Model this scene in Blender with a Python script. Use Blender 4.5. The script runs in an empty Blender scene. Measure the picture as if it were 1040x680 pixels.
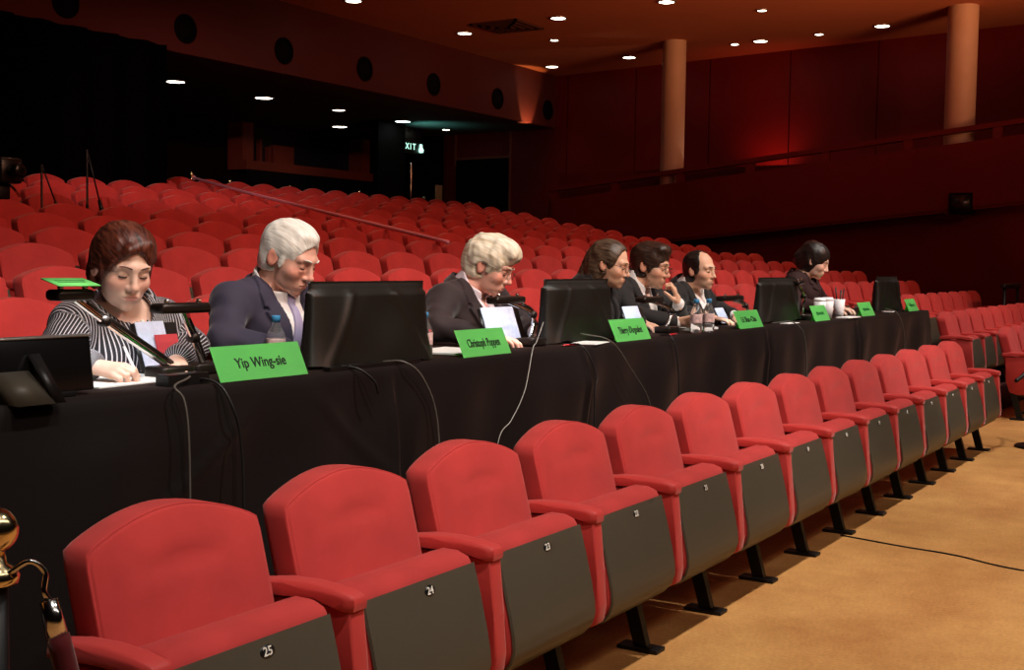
import bpy, bmesh, math, random
import numpy as np
from mathutils import Vector, Matrix
random.seed(7); rng = np.random.RandomState(3)
SC = bpy.context.scene
COL = SC.collection
PI = math.pi

# ------------------------------------------------------------------ basics
def lin(c):
    return tuple((v/12.92 if v <= .04045 else ((v+.055)/1.055)**2.4) for v in c)
def rgb(r, g, b): return lin((r/255., g/255., b/255.))

def mat(name, color, rough=.6, metal=0., sheen=0., bump=0., bscale=200., var=0., vscale=6., emit=None, estr=0., spec=.5, alpha=None, trans=0., ior=1.45, sheen_tint=None, coat=0.):
    m = bpy.data.materials.new(name); m.use_nodes = True
    nt = m.node_tree; b = nt.nodes['Principled BSDF']
    b.inputs['Base Color'].default_value = (*color, 1)
    b.inputs['Roughness'].default_value = rough
    b.inputs['Metallic'].default_value = metal
    b.inputs['Specular IOR Level'].default_value = spec
    b.inputs['IOR'].default_value = ior
    if sheen:
        b.inputs['Sheen Weight'].default_value = sheen
        b.inputs['Sheen Roughness'].default_value = .4
        if sheen_tint: b.inputs['Sheen Tint'].default_value = (*sheen_tint, 1)
    if trans: b.inputs['Transmission Weight'].default_value = trans
    if coat: b.inputs['Coat Weight'].default_value = coat
    if emit:
        b.inputs['Emission Color'].default_value = (*emit, 1); b.inputs['Emission Strength'].default_value = estr
    if bump or var:
        tc = nt.nodes.new('ShaderNodeTexCoord')
    if bump:
        n = nt.nodes.new('ShaderNodeTexNoise'); n.inputs['Scale'].default_value = bscale; n.inputs['Detail'].default_value = 3
        bp = nt.nodes.new('ShaderNodeBump'); bp.inputs['Strength'].default_value = bump; bp.inputs['Distance'].default_value = .004
        nt.links.new(tc.outputs['Object'], n.inputs['Vector']); nt.links.new(n.outputs['Fac'], bp.inputs['Height']); nt.links.new(bp.outputs['Normal'], b.inputs['Normal'])
    if var:
        n = nt.nodes.new('ShaderNodeTexNoise'); n.inputs['Scale'].default_value = vscale; n.inputs['Detail'].default_value = 5
        nt.links.new(tc.outputs['Object'], n.inputs['Vector'])
        r = nt.nodes.new('ShaderNodeValToRGB')
        r.color_ramp.elements[0].position = .3; r.color_ramp.elements[1].position = .7
        r.color_ramp.elements[0].color = (*[c*(1-var) for c in color], 1); r.color_ramp.elements[1].color = (*[min(1, c*(1+var)) for c in color], 1)
        nt.links.new(n.outputs['Fac'], r.inputs['Fac']); nt.links.new(r.outputs['Color'], b.inputs['Base Color'])
    return m

def link(o, parent=None):
    COL.objects.link(o)
    if parent: o.parent = parent
    return o
def shade(me, smooth=True):
    me.polygons.foreach_set('use_smooth', [smooth]*len(me.polygons)); me.update()
def obj(name, bm, m, parent=None, loc=(0, 0, 0), smooth=True, angle=None):
    if isinstance(bm, bpy.types.Mesh): me = bm
    else:
        bmesh.ops.recalc_face_normals(bm, faces=bm.faces)
        me = bpy.data.meshes.new(name); bm.to_mesh(me); bm.free()
        shade(me, smooth)
        if smooth and angle: me.set_sharp_from_angle(angle=math.radians(angle))
    for k in (m if isinstance(m, (list, tuple)) else [m]): me.materials.append(k)
    o = bpy.data.objects.new(name, me); o.location = loc
    return link(o, parent)
def thing(name, label, cat, loc=(0, 0, 0), rz=0, group=None):
    o = bpy.data.objects.new(name, None); o.empty_display_size = .1
    o.location = loc; o.rotation_euler = (0, 0, rz); COL.objects.link(o)
    return tag(o, label, cat, group)
def tag(o, label, cat, group=None):
    o['label'] = label; o['category'] = cat
    if group: o['group'] = group
    return o
def struct(name, bm, m, smooth=False, **k):
    o = obj(name, bm, m, None, smooth=smooth, **k); o['kind'] = 'structure'; return o

def box(bm, x0, x1, y0, y1, z0, z1, bev=0., seg=2):
    r = bmesh.ops.create_cube(bm, size=1)
    for v in r['verts']:
        v.co = Vector(((x0+x1)/2+v.co.x*(x1-x0), (y0+y1)/2+v.co.y*(y1-y0), (z0+z1)/2+v.co.z*(z1-z0)))
    if bev:
        es = list({e for v in r['verts'] for e in v.link_edges})
        bmesh.ops.bevel(bm, geom=es, offset=bev, segments=seg, profile=.5, affect='EDGES')
    return r['verts']
def BX(*a, **k):
    bm = bmesh.new(); box(bm, *a, **k); return bm
def lathe(bm, prof, c=(0, 0, 0), n=24, mtx=None):
    rings = []
    for r, z in prof:
        ring = []
        for i in range(n):
            a = 2*PI*i/n; p = Vector((r*math.cos(a), r*math.sin(a), z))
            if mtx is not None: p = mtx @ p
            ring.append(bm.verts.new(p+Vector(c)))
        rings.append(ring)
    for a, b in zip(rings, rings[1:]):
        for i in range(n): bm.faces.new((a[i], a[(i+1) % n], b[(i+1) % n], b[i]))
    if prof[0][0] > 1e-5: bm.faces.new(rings[0][::-1])
    if prof[-1][0] > 1e-5: bm.faces.new(rings[-1])
    bmesh.ops.remove_doubles(bm, verts=[v for r in (rings[0], rings[-1]) for v in r], dist=1e-6)
def LT(prof, **k):
    bm = bmesh.new(); lathe(bm, prof, **k); return bm
def tube(bm, pts, r, n=10, cap=True):
    pts = [Vector(p) for p in pts]; rs = r if isinstance(r, (list, tuple)) else [r]*len(pts)
    up = None; rings = []
    for i, p in enumerate(pts):
        t = (pts[min(i+1, len(pts)-1)]-pts[max(i-1, 0)]).normalized()
        if up is None:
            up = Vector((0, 0, 1)) if abs(t.z) < .9 else Vector((1, 0, 0))
        a = t.cross(up).normalized(); up = a.cross(t).normalized()
        rings.append([bm.verts.new(p+(a*math.cos(2*PI*k/n)+up*math.sin(2*PI*k/n))*rs[i]) for k in range(n)])
    for A, B in zip(rings, rings[1:]):
        for k in range(n): bm.faces.new((A[k], A[(k+1) % n], B[(k+1) % n], B[k]))
    if cap: bm.faces.new(rings[0][::-1]); bm.faces.new(rings[-1])
def TB(pts, r, **k):
    bm = bmesh.new(); tube(bm, pts, r, **k); return bm
def spline(pts, n=8):
    P = [Vector(p) for p in pts]; P = [P[0]*2-P[1]]+P+[P[-1]*2-P[-2]]; out = []
    for i in range(1, len(P)-2):
        for k in range(n):
            t = k/n; a, b, c, d = P[i-1:i+3]
            out.append(.5*((2*b)+(c-a)*t+(2*a-5*b+4*c-d)*t*t+(3*b-a-3*c+d)*t**3))
    out.append(P[-2]); return out
def prism(bm, poly, x0, x1, axis='x'):
    """extrude a 2D polygon; axis x: poly is (y,z); axis y: (x,z); axis z: (x,y)"""
    f = {'x': lambda p, t: (t, p[0], p[1]), 'y': lambda p, t: (p[0], t, p[1]), 'z': lambda p, t: (p[0], p[1], t)}[axis]
    A = [bm.verts.new(f(p, x0)) for p in poly]; B = [bm.verts.new(f(p, x1)) for p in poly]
    n = len(poly)
    for i in range(n): bm.faces.new((A[i], A[(i+1) % n], B[(i+1) % n], B[i]))
    bm.faces.new(A[::-1]); bm.faces.new(B)
def PR(poly, x0, x1, axis='x', bev=0., seg=2):
    bm = bmesh.new(); prism(bm, poly, x0, x1, axis)
    if bev: bmesh.ops.bevel(bm, geom=list(bm.edges), offset=bev, segments=seg, profile=.5, affect='EDGES')
    return bm
def text_mesh(s, size, ext=.0006):
    cu = bpy.data.curves.new('lettering', 'FONT'); cu.body = s; cu.size = size; cu.align_x = 'CENTER'; cu.align_y = 'CENTER'; cu.extrude = ext; cu.resolution_u = 3; cu.offset = size*.012
    o = bpy.data.objects.new('lettering', cu); COL.objects.link(o)
    me = bpy.data.meshes.new_from_object(o.evaluated_get(bpy.context.evaluated_depsgraph_get()))
    bpy.data.objects.remove(o); me.materials.clear(); return me

# ------------------------------------------------------------------ camera (solved from the photograph)
F, PITCH, ROLL, CAMH, TH = 1256.6, .0588, .0151, 1.3079, 1.0177
fw = Vector((math.sin(TH)*math.cos(PITCH), math.cos(TH)*math.cos(PITCH), -math.sin(PITCH)))
r0 = Vector((math.cos(TH), -math.sin(TH), 0)); u0 = r0.cross(fw)
R_ = r0*math.cos(ROLL)+u0*math.sin(ROLL); U_ = -r0*math.sin(ROLL)+u0*math.cos(ROLL)
cam = bpy.data.cameras.new('camera'); cam.sensor_width = 36; cam.lens = F*36/1040; cam.clip_start = .05
co = bpy.data.objects.new('camera', cam)
M = Matrix(((R_.x, U_.x, -fw.x, 0), (R_.y, U_.y, -fw.y, 0), (R_.z, U_.z, -fw.z, CAMH), (0, 0, 0, 1)))
co.matrix_world = M; COL.objects.link(co); SC.camera = co
SC.view_settings.view_transform = 'Standard'; SC.view_settings.look = 'None'; SC.view_settings.gamma = 1; SC.view_settings.exposure = .15
SC.view_settings.use_curve_mapping = False
w = bpy.data.worlds.new('world'); SC.world = w; w.use_nodes = True
w.node_tree.nodes['Background'].inputs[0].default_value = (.02, .008, .006, 1); w.node_tree.nodes['Background'].inputs[1].default_value = .06
# world axes: X runs along the seat rows, Y away from the stage, Z up

# ------------------------------------------------------------------ materials
RED = rgb(186, 58, 56)
m_seat = mat('red_upholstery', RED, .85, sheen=.35, bump=.25, bscale=900, var=.10, vscale=9, spec=.2, sheen_tint=(1, .55, .5))
m_wood = mat('red_painted_arm', rgb(188, 56, 52), .55, spec=.35, var=.05, sheen=.2)
m_olive = mat('olive_laminate', rgb(112, 104, 88), .36, spec=.5, coat=.25, bump=.03, bscale=60)
m_plate = mat('black_plate', rgb(20, 18, 18), .3)
m_digit = mat('white_digit', rgb(235, 230, 220), .5)
m_blackmetal = mat('black_metal', rgb(22, 20, 20), .45, .3)
m_cloth = mat('black_cloth', rgb(17, 11, 10), .8, sheen=.12, bump=.1, bscale=400, spec=.15, sheen_tint=(.8, .4, .3))
m_bag = mat('black_plastic_cover', rgb(24, 20, 16), .44, spec=.45, bump=.25, bscale=14)
m_screen = mat('black_gloss', rgb(12, 11, 11), .25)
m_silver = mat('silver_edge', rgb(190, 188, 184), .3, .9)
m_brass = mat('brass', rgb(232, 208, 160), .18, 1.)
m_chrome = mat('chrome', rgb(225, 220, 215), .15, 1.)
m_velvet = mat('dark_red_velvet', rgb(84, 14, 18), .8, sheen=.5, spec=.2)
m_rubber = mat('cable_black', rgb(20, 18, 18), .5)
m_wcable = mat('cable_white', rgb(180, 176, 170), .5)
m_gcable = mat('cable_grey', rgb(84, 78, 72), .5)
m_paper = mat('paper', rgb(242, 242, 240), .7)
m_bpaper = mat('bluish_paper', rgb(205, 214, 240), .6, var=.12, vscale=40)
m_green = mat('green_card', rgb(124, 232, 124), .6, spec=.25)
m_ink = mat('dark_ink', rgb(18, 40, 24), .6)
m_faint = mat('green_ink', rgb(28, 120, 52), .6)
m_floor_dark = mat('dark_carpet', rgb(70, 22, 16), .9, bump=.3, bscale=300)
m_ceiling = mat('ceiling_paint', rgb(176, 98, 62), .8, var=.05, vscale=.6)
m_wall = mat('maroon_panel', rgb(96, 12, 11), .55, spec=.3, var=.08, vscale=1.5)
m_wall2 = mat('maroon_parapet', rgb(86, 12, 11), .55, spec=.3, var=.1, vscale=1.3)
m_soffit = mat('soffit_grey', rgb(58, 44, 42), .8)
m_fascia = mat('fascia_red', rgb(74, 16, 11), .75, var=.06, vscale=1)
m_black = mat('black_void', rgb(10, 8, 8), .9, spec=.1)
m_curtain = mat('black_curtain', rgb(14, 10, 10), .95, spec=.05)
m_pillar = mat('pillar_cream', rgb(176, 138, 112), .6, var=.03)
m_lampon = mat('lamp_glow', (1, .95, .85), .5, emit=(1, .9, .74), estr=9)
m_teal = mat('lamp_teal', (.9, 1, 1), .5, emit=(.75, 1., .95), estr=9)
m_exit = mat('exit_glow', (.6, 1, .85), .5, emit=(.45, .95, .75), estr=1.6)
m_blue = mat('bottle_cap_blue', rgb(70, 150, 205), .4)
m_skinA = None

def mat_floor():
    m = mat('tan_floor', rgb(188, 132, 74), .62, spec=.3, bump=.12, bscale=120)
    nt = m.node_tree; b = nt.nodes['Principled BSDF']; tc = nt.nodes.new('ShaderNodeTexCoord')
    n1 = nt.nodes.new('ShaderNodeTexNoise'); n1.inputs['Scale'].default_value = 2.2; n1.inputs['Detail'].default_value = 9; n1.inputs['Roughness'].default_value = .68
    r = nt.nodes.new('ShaderNodeValToRGB'); r.color_ramp.elements[0].position = .32; r.color_ramp.elements[1].position = .72
    r.color_ramp.elements[0].color = (*rgb(176, 118, 64), 1); r.color_ramp.elements[1].color = (*rgb(214, 158, 92), 1)
    n2 = nt.nodes.new('ShaderNodeTexNoise'); n2.inputs['Scale'].default_value = 70; n2.inputs['Detail'].default_value = 6
    mx = nt.nodes.new('ShaderNodeMixRGB'); mx.blend_type = 'OVERLAY'; mx.inputs[0].default_value = .35
    nt.links.new(tc.outputs['Object'], n1.inputs['Vector']); nt.links.new(tc.outputs['Object'], n2.inputs['Vector'])
    nt.links.new(n1.outputs['Fac'], r.inputs['Fac']); nt.links.new(r.outputs['Color'], mx.inputs[1]); nt.links.new(n2.outputs['Fac'], mx.inputs[2])
    nt.links.new(mx.outputs['Color'], b.inputs['Base Color']); return m
m_floor = mat_floor()

# ------------------------------------------------------------------ the hall
Q, RISE = .8004, .1164                    # tier pitch and rise
def back_y(i): return 5.0662+Q*i          # top of the seat backs of tier i (tier 0 = third row behind the table)
def tier_z(i): return 1.2574+RISE*i-.795
def arm_y(i): return back_y(i)-.3355
def row_end(i): return (17.5+.11*(back_y(i)-3.4)) if i < 6 else 18.5+.42*(back_y(i)-9.87)
bm = bmesh.new(); box(bm, -3, 24, -9, 2.14, -.1, 0); struct('floor', bm, m_floor)
prof = [(2.14, -.1), (2.14, tier_z(-3))]
for i in range(-3, 11):
    e = back_y(i)+.13
    if i < 10: prof += [(e, tier_z(i)), (e, tier_z(i+1))]
prof += [(19, tier_z(10)), (19, -.1)]
bm = bmesh.new(); prism(bm, prof, -1, 30, 'x'); struct('floor_tiers', bm, m_floor_dark)
CZ = 4.972
def ceil_z(y): return 4.965+.0115*(12.2-y)     # the ceiling rises gently towards the stage
bm = bmesh.new(); prism(bm, [(2.6, ceil_z(2.6)), (12.23, ceil_z(12.23)), (12.23, ceil_z(12.23)+.12), (2.6, ceil_z(2.6)+.12)], -2, 30); struct('ceiling', bm, m_ceiling)
FY = 12.23; FB = 3.95
bm = bmesh.new(); box(bm, 4, 21.6, FY, FY+.15, FB, CZ); struct('wall_fascia', bm, m_fascia)
bm = bmesh.new(); box(bm, 4, 29, FY+.15, 19, FB, FB+.1); struct('ceiling_recess', bm, m_soffit)
bm = bmesh.new(); box(bm, 4, 29, 17.6, 17.8, 1, 4); struct('wall_back', bm, mat('back_wall_dark', rgb(26, 8, 8), .8, spec=.15))
# side wall, panelled, behind the gallery
def side(y, a, b=.1): return a+b*y
def wall_strip(bm, a, b, y0, y1, z0, z1, t=.12):
    vs = [bm.verts.new((side(y, a, b)+dx, y, z)) for y in (y0, y1) for dx in (0, t) for z in (z0, z1)]
    for f in ((0, 1, 5, 4), (2, 6, 7, 3), (0, 2, 3, 1), (4, 5, 7, 6), (1, 3, 7, 5), (0, 4, 6, 2)): bm.faces.new([vs[k] for k in f])
bm = bmesh.new(); y = -2.0
while y < 17.5:
    wall_strip(bm, 20.1, .1, y+.012, min(y+1.55, 17.6)-.012, .3, ceil_z(y)+.02 if y < 12 else FB); y += 1.55
wall_strip(bm, 20.13, .1, -2, 17.6, .3, 5.15)
struct('wall_side', bm, m_wall)
# lower wall under the gallery and the sloping parapet
bm = bmesh.new(); wall_strip(bm, 18.25, .1, -2, 11.0, -.05, 2.9); struct('wall_gallery_base', bm, m_wall2)
bm = bmesh.new()
def par_z(y): return 2.603+(11.02-y)*.0955
def sloped(bm, a, y0, y1, t, zb, zt):
    vs = []
    for y in (y0, y1):
        for dx in (0, t):
            for z in (zb(y), zt(y)): vs.append(bm.verts.new((side(y, a)+dx, y, z)))
    for f in ((0, 1, 5, 4), (2, 6, 7, 3), (0, 2, 3, 1), (4, 5, 7, 6), (1, 3, 7, 5), (0, 4, 6, 2)): bm.faces.new([vs[k] for k in f])
sloped(bm, 17.9, -2, 11.02, .14, lambda y: par_z(y)-.2-.92, lambda y: par_z(y)-.2)
struct('wall_parapet', bm, m_wall2)
bm = bmesh.new(); sloped(bm, 17.92, -2, 11.02, 2.3, lambda y: par_z(y)-1.16, lambda y: par_z(y)-1.06); struct('floor_gallery', bm, m_wall2)
bm = bmesh.new(); wall_strip(bm, 17.9, .1, 10.9, 11.02, .5, 2.4, 2.3); struct('wall_gallery_end', bm, m_wall2)
rail = thing('gallery_handrail', 'dark red handrail on short posts along the sloping gallery parapet', 'handrail', (18.2, 3, 3.3))
def rel(bm, o):
    bmesh.ops.translate(bm, verts=bm.verts, vec=-Vector(o.location)); return bm
bm = bmesh.new(); sloped(bm, 17.88, -2, 11.05, .16, lambda y: par_z(y)-.05, lambda y: par_z(y)+.02); obj('rail', rel(bm, rail), m_wall2, rail, smooth=False)
for k in range(9):
    y = 10.9-k*1.25; bm = bmesh.new(); box(bm, side(y, 17.9), side(y, 17.9)+.1, y-.06, y+.06, par_z(y)-.21, par_z(y)-.04); obj('rail_post', rel(bm, rail), m_wall2, rail, smooth=False)
for nm, (px, py, z0, rr) in {'pillar_1': (19.08, 8.69, 1.9, .195), 'pillar_2': (18.665, 4.0, 2.1, .212)}.items():
    bm = bmesh.new(); lathe(bm, [(rr, z0), (rr, ceil_z(py)+.03)], (px, py, 0), 40); struct(nm, bm, m_pillar, smooth=True, angle=40)
# black masking curtain at the house rear
bm = bmesh.new(); n = 90; vs = []
for k in range(n+1):
    x = 3+k*(11.16-3)/n; yy = 12.1+.05*math.sin(k*1.15)+.02*math.sin(k*2.7)
    vs.append((bm.verts.new((x, yy, 2.1)), bm.verts.new((x, yy, 3.985))))
for a, b in zip(vs, vs[1:]): bm.faces.new((a[0], b[0], b[1], a[1]))
bmesh.ops.solidify(bm, geom=bm.faces[:], thickness=.02)
tag(obj('masking_curtain', bm, m_curtain), 'tall black masking curtain hanging under the fascia above the rearmost seats', 'curtain')
# control booth opening with reddish frame
bth = thing('control_booth', 'dim control booth window with reddish wooden frame at the rear wall', 'booth', (19, 17.3, 2.4))
m_bw = mat('booth_wood', rgb(108, 40, 24), .6); m_bd = mat('booth_dark', rgb(16, 10, 14), .7)
obj('sill', rel(BX(17.7, 21.7, 17.0, 17.5, 3.02, 3.2), bth), m_bw, bth, smooth=False)
obj('jamb', rel(BX(17.75, 18.05, 17.15, 17.55, 3.2, 3.94), bth), m_bw, bth, smooth=False)
obj('jamb', rel(BX(21.4, 21.7, 17.15, 17.55, 3.2, 3.94), bth), m_bw, bth, smooth=False)
obj('back_panel', rel(BX(18.05, 21.4, 17.5, 17.58, 3.2, 3.94), bth), m_bd, bth, smooth=False)
for a, b, c in ((18.5, 18.56, 3.68), (18.75, 18.82, 3.55), (18.9, 19.5, 3.6)): obj('cabinet_panel', rel(BX(a, b, 17.4, 17.5, 3.2, c), bth), m_bw, bth, smooth=False)
bm = bmesh.new(); box(bm, 17.7, 21.7, 16.95, 17.0, 1.7, 3.02); struct('wall_booth_front', bm, m_black)
bm = bmesh.new(); wall_strip(bm, 20.085, .1, 13.35, 14.75, 1.6, 3.42, .05); struct('door_1', bm, m_black)
bm = bmesh.new(); m_tb = mat('trim_brown', rgb(120, 62, 44), .6)
wall_strip(bm, 20.07, .1, 13.30, 14.80, 3.42, 3.46, .05); wall_strip(bm, 20.07, .1, 13.30, 13.35, 1.6, 3.95, .05); wall_strip(bm, 20.07, .1, 14.75, 14.80, 3.3, 3.95, .05)
struct('trim_1', bm, m_tb)
bm = bmesh.new(); wall_strip(bm, 20.08, .1, 15.1, 17.5, 1.6, 3.95, .04); struct('wall_passage', bm, m_black)
bm = bmesh.new(); box(bm, 18.6, 19.44, 14.5, 14.62, 1.6, 3.95); struct('wall_booth_side', bm, m_black)
ex = thing('exit_sign', 'small glowing green exit sign hanging under the rear soffit', 'exit sign', (20.05, 14.8, 3.57))
obj('case', BX(-.36, .42, 0, .06, -.13, .12), m_plate, ex, smooth=False)
obj('hanger', BX(-.3, .35, .02, .04, .12, .38), m_plate, ex, smooth=False)
for k, ch in enumerate('EXIT'):
    me = text_mesh(ch, .17); me.transform(Matrix.Translation((-.26+.115*k, -.006, 0)) @ Matrix.Rotation(PI/2, 4, 'X')); obj('letter', me, m_exit, ex)
bm = bmesh.new(); lathe(bm, [(.0, -.10), (.05, -.09), (.06, -.04), (.03, .02), (.034, .04), (.03, .065), (.0, .08)], (.3, -.012, 0), 12); obj('running_figure', bm, m_exit, ex)
zr10 = tier_z(10)
pl = tag(obj('metal_pole', LT([(.028, 0), (.028, .95), (.02, .97)], n=12), m_chrome, loc=(19.43, 14.35, zr10)), 'thin pale metal pole standing behind the last row below the exit', 'pole')
pl.scale = (1, 1, 1.62)
tag(obj('notice_board', BX(-.11, .11, 0, .03, 0, 1.2, bev=.004), mat('notice', rgb(150, 130, 96), .7), loc=(20.46, 14.4, zr10)), 'tan notice board standing behind the last row beside a brass post', 'notice')

# ------------------------------------------------------------------ ceiling fittings
def downlight(x, y, z, label, group, r=.1, m=m_lampon):
    t = thing('ceiling_downlight', label, 'ceiling light', (x, y, z), 0, group)
    obj('trim_ring', LT([(r*1.05, 0), (r*1.35, 0), (r*1.35, -.016), (r*1.12, -.022), (r*1.05, 0)], n=28), m_silver, t)
    obj('lens', LT([(0, -.004), (r*1.0, -.004), (r*1.08, -.018), (0, -.03)], n=28), m, t); return t
CL = [(16.686, 11.279, 'round white ceiling downlight left-of-vent, closest to the long fascia', .1),
 (16.395, 9.387, 'round white ceiling downlight just stage-side of the square vent', .1),
 (17.924, 10.33, 'small bright ceiling downlight midway between the vent and the side wall', .06),
 (20.219, 11.696, 'round ceiling downlight in the corner where fascia and side wall meet', .1),
 (20.026, 9.998, 'round ceiling downlight between the fascia corner and the first pillar', .1),
 (16.185, 7.511, 'round ceiling downlight cut by the top picture edge above the first pillar', .1),
 (17.404, 6.552, 'small bright ceiling downlight high above the red glow, alone toward the stage', .06),
 (19.758, 7.90, 'small bright ceiling downlight beside a wider one, just past the first pillar', .06),
 (19.70, 7.43, 'wide ceiling downlight beside a smaller one, just past the first pillar', .1),
 (19.605, 6.413, 'small bright ceiling downlight midway between the two pillars', .06),
 (19.43, 5.365, 'wide ceiling downlight before the second pillar', .1),
 (13.896, 11.299, 'round ceiling downlight cut by the top picture edge beside the fascia', .1)]
for x, y, l, r in CL: downlight(x, y, ceil_z(y)-.001, l.replace('left-of-vent', 'across from the vent'), 'downlights in the orange ceiling', r)
SL = [(13.282, 14.209, 'recess downlight beside the black masking curtain', .13, m_lampon),
 (15.273, 14.283, 'recess downlight above the brass posts before the control booth', .13, m_lampon),
 (17.085, 14.207, 'recess downlight above the control booth, nearer the fascia', .1, m_lampon),
 (19.224, 15.957, 'recess downlight above the control booth, deeper under the soffit', .13, m_lampon),
 (18.993, 14.23, 'teal-white recess downlight lighting the soffit by the exit sign', .13, m_teal),
 (20.538, 14.305, 'dim recess downlight beyond the teal-lit soffit', .07, m_lampon)]
for x, y, l, r, m in SL: downlight(x, y, FB-.002, l, 'downlights under the rear soffit', r, m)
vt = thing('ceiling_vent', 'square dark air vent in the orange ceiling', 'vent', (16.551, 10.393, ceil_z(10.39)))
m_vent = mat('vent_grille', rgb(70, 34, 22), .6)
for k in range(4):
    s = .42-.1*k; bm = bmesh.new()
    for a, b, c, d in ((-s, s, -s, -s+.04), (-s, s, s-.04, s), (-s, -s+.04, -s, s), (s-.04, s, -s, s)): box(bm, a, b, c, d, -.03-.008*k, .0)
    obj('louvre_ring', bm, m_vent, vt, smooth=False)
obj('core', BX(-.09, .09, -.09, .09, -.05, 0), m_plate, vt, smooth=False)
ordw = ['first', 'second', 'third', 'fourth', 'fifth', 'sixth', 'seventh']
for k, x in enumerate((9.727, 11.603, 13.479, 15.319, 17.168, 19.177, 21.0)):
    t = thing('fascia_speaker', 'round black speaker set in the red fascia, %s along from the stage end of the curtain' % ordw[k], 'speaker', (x, FY, 4.27), 0, 'round speakers in the fascia')
    t['label'] = 'round black speaker in the red fascia, %s from the curtain end' % ordw[k]
    rx = Matrix.Rotation(PI/2, 4, 'X')
    obj('bezel', LT([(.15, 0), (.19, .0), (.19, .02), (.16, .03), (.15, 0)], mtx=rx, n=28), m_black, t)
    obj('grille', LT([(0, .008), (.155, .008), (.155, 0), (0, -.01)], mtx=rx, n=28), m_black, t)
sp = thing('wall_speaker', 'small black loudspeaker box on the dark wall under the gallery', 'speaker', (18.28, 3.86, 2.08))
obj('cabinet', BX(-.02, .2, -.16, .16, 0, .3, bev=.01), m_black, sp); obj('grille', BX(-.03, -.018, -.13, .13, .03, .27), m_plate, sp)
obj('bracket', BX(.15, .36, -.04, .04, .12, .18), m_blackmetal, sp)

# ------------------------------------------------------------------ seats
def outline(w, zb, zt, arch, n=22):
    """front outline of a seat back: arched top, rounded shoulders"""
    pts = []; hw = w/2; sh = zt-arch; rc = .035
    for k in range(n+1):
        u = -1+2*k/n; x = u*(hw-.004); z = sh+arch*(1-abs(u)**1.85)-.003*max(0, (abs(u)-.86)/.14)**2
        pts.append((x, z))
    left = []
    L = [(hw, sh-.032-(sh-zb-.042)*k/7) for k in range(8)]
    bot = [(hw-.03-(2*hw-.06)*k/7, zb) for k in range(8)]
    Rr = [(-hw, zb+.03+(sh-.032-zb-.03)*k/7) for k in range(8)]
    return pts+L+bot+Rr
def back_mesh(w=.475, zb=.36, zt=.795, arch=.058, T=.085, y0=.262, slope=.27, layers=9, n=22, crease=True):
    ol = outline(w, zb, zt, arch, n); cz = (zb+zt)/2+.03
    bm = bmesh.new(); rings = []
    # rear face, rim, front face with a soft puff
    sec = [(.0, T), (.75, T), (.95, T), (.99, T-.01), (1., T-.024), (1., .009), (.9965, .0035), (.989, .0032), (.983, .0045), (.972, .0002), (.95, .0)]
    sec += [(.95-.95*(k/layers), 0) for k in range(1, layers)]
    for s, y in sec:
        ring = []
        for x, z in ol:
            px, pz = x*s, cz+(z-cz)*s; yy = y
            if y == 0 and s < .96:
                yy -= .012*(1-s**2)
                if crease:
                    ca = pz-(zt-.105-1.3*px*px); yy += .012*math.exp(-(ca/.013)**2)*math.exp(-(px/.12)**4)
            ring.append((px, yy+y0+(pz-zt)*slope, pz))
        rings.append(ring)
    VR = []
    for k, r in enumerate(rings):
        if k == 0: VR.append([bm.verts.new(r[0])]); continue
        VR.append([bm.verts.new(p) for p in r])
    c = bm.verts.new((0, y0-.012+(cz-zt)*slope, cz)); N = len(ol)
    for i in range(N): bm.faces.new((VR[0][0], VR[1][i], VR[1][(i+1) % N]))
    for a, b in zip(VR[1:], VR[2:]):
        for i in range(N): bm.faces.new((a[i], b[i], b[(i+1) % N], a[(i+1) % N]))
    for i in range(N): bm.faces.new((VR[-1][i], c, VR[-1][(i+1) % N]))
    return bm
PAN = [(.16, .545), (.14, .566), (.115, .575), (.07, .575), (.042, .565), (.03, .545), (.01, .47), (-.012, .38), (-.022, .33), (-.024, .295), (-.014, .262), (.008, .238), (.05, .222), (.11, .213), (.165, .23), (.2, .29), (.2, .42)]
def soft_prism(poly, hw, rim=.018):
    """closed (y,z) profile swept along x with rounded ends"""
    cy = sum(p[0] for p in poly)/len(poly); cz = sum(p[1] for p in poly)/len(poly)
    bm = bmesh.new(); rings = []
    st = [(-hw, .80), (-hw+.003, .90), (-hw+.009, .96), (-hw+rim, 1.)]+[(-hw+rim+(2*hw-2*rim)*k/6, 1.) for k in range(1, 6)]+[(hw-rim, 1.), (hw-.009, .96), (hw-.003, .90), (hw, .80)]
    for x, s in st:
        d = (1-s)*.12
        ring = []
        for (y, z) in poly:
            dy, dz = y-cy, z-cz; L = math.hypot(dy, dz); k = max(0, (L-d))/L
            ring.append(bm.verts.new((x, cy+dy*k, cz+dz*k)))
        rings.append(ring)
    n = len(poly)
    for a, b in zip(rings, rings[1:]):
        for i in range(n): bm.faces.new((a[i], a[(i+1) % n], b[(i+1) % n], b[i]))
    bm.faces.new(rings[0][::-1]); bm.faces.new(rings[-1]); return bm
PFR = [(.031, .549), (.009, .47), (-.013, .38), (-.023, .33), (-.0255, .295), (-.015, .26), (.007, .235), (.05, .218), (.11, .207), (.16, .216), (.19, .25)]
def panel_mesh(hw=.226, t=.006):
    bm = bmesh.new(); A = []
    for x in (-hw, -hw+.004, hw-.004, hw):
        e = 0 if abs(x) == hw else t
        A.append([bm.verts.new((x, y-(e if z > .25 else e*.3), z-(0 if z > .25 else e))) for y, z in PFR])
    for a, b in zip(A, A[1:]):
        for i in range(len(PFR)-1): bm.faces.new((a[i], a[i+1], b[i+1], b[i]))
    bmesh.ops.solidify(bm, geom=bm.faces[:], thickness=.004); return bm
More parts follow.
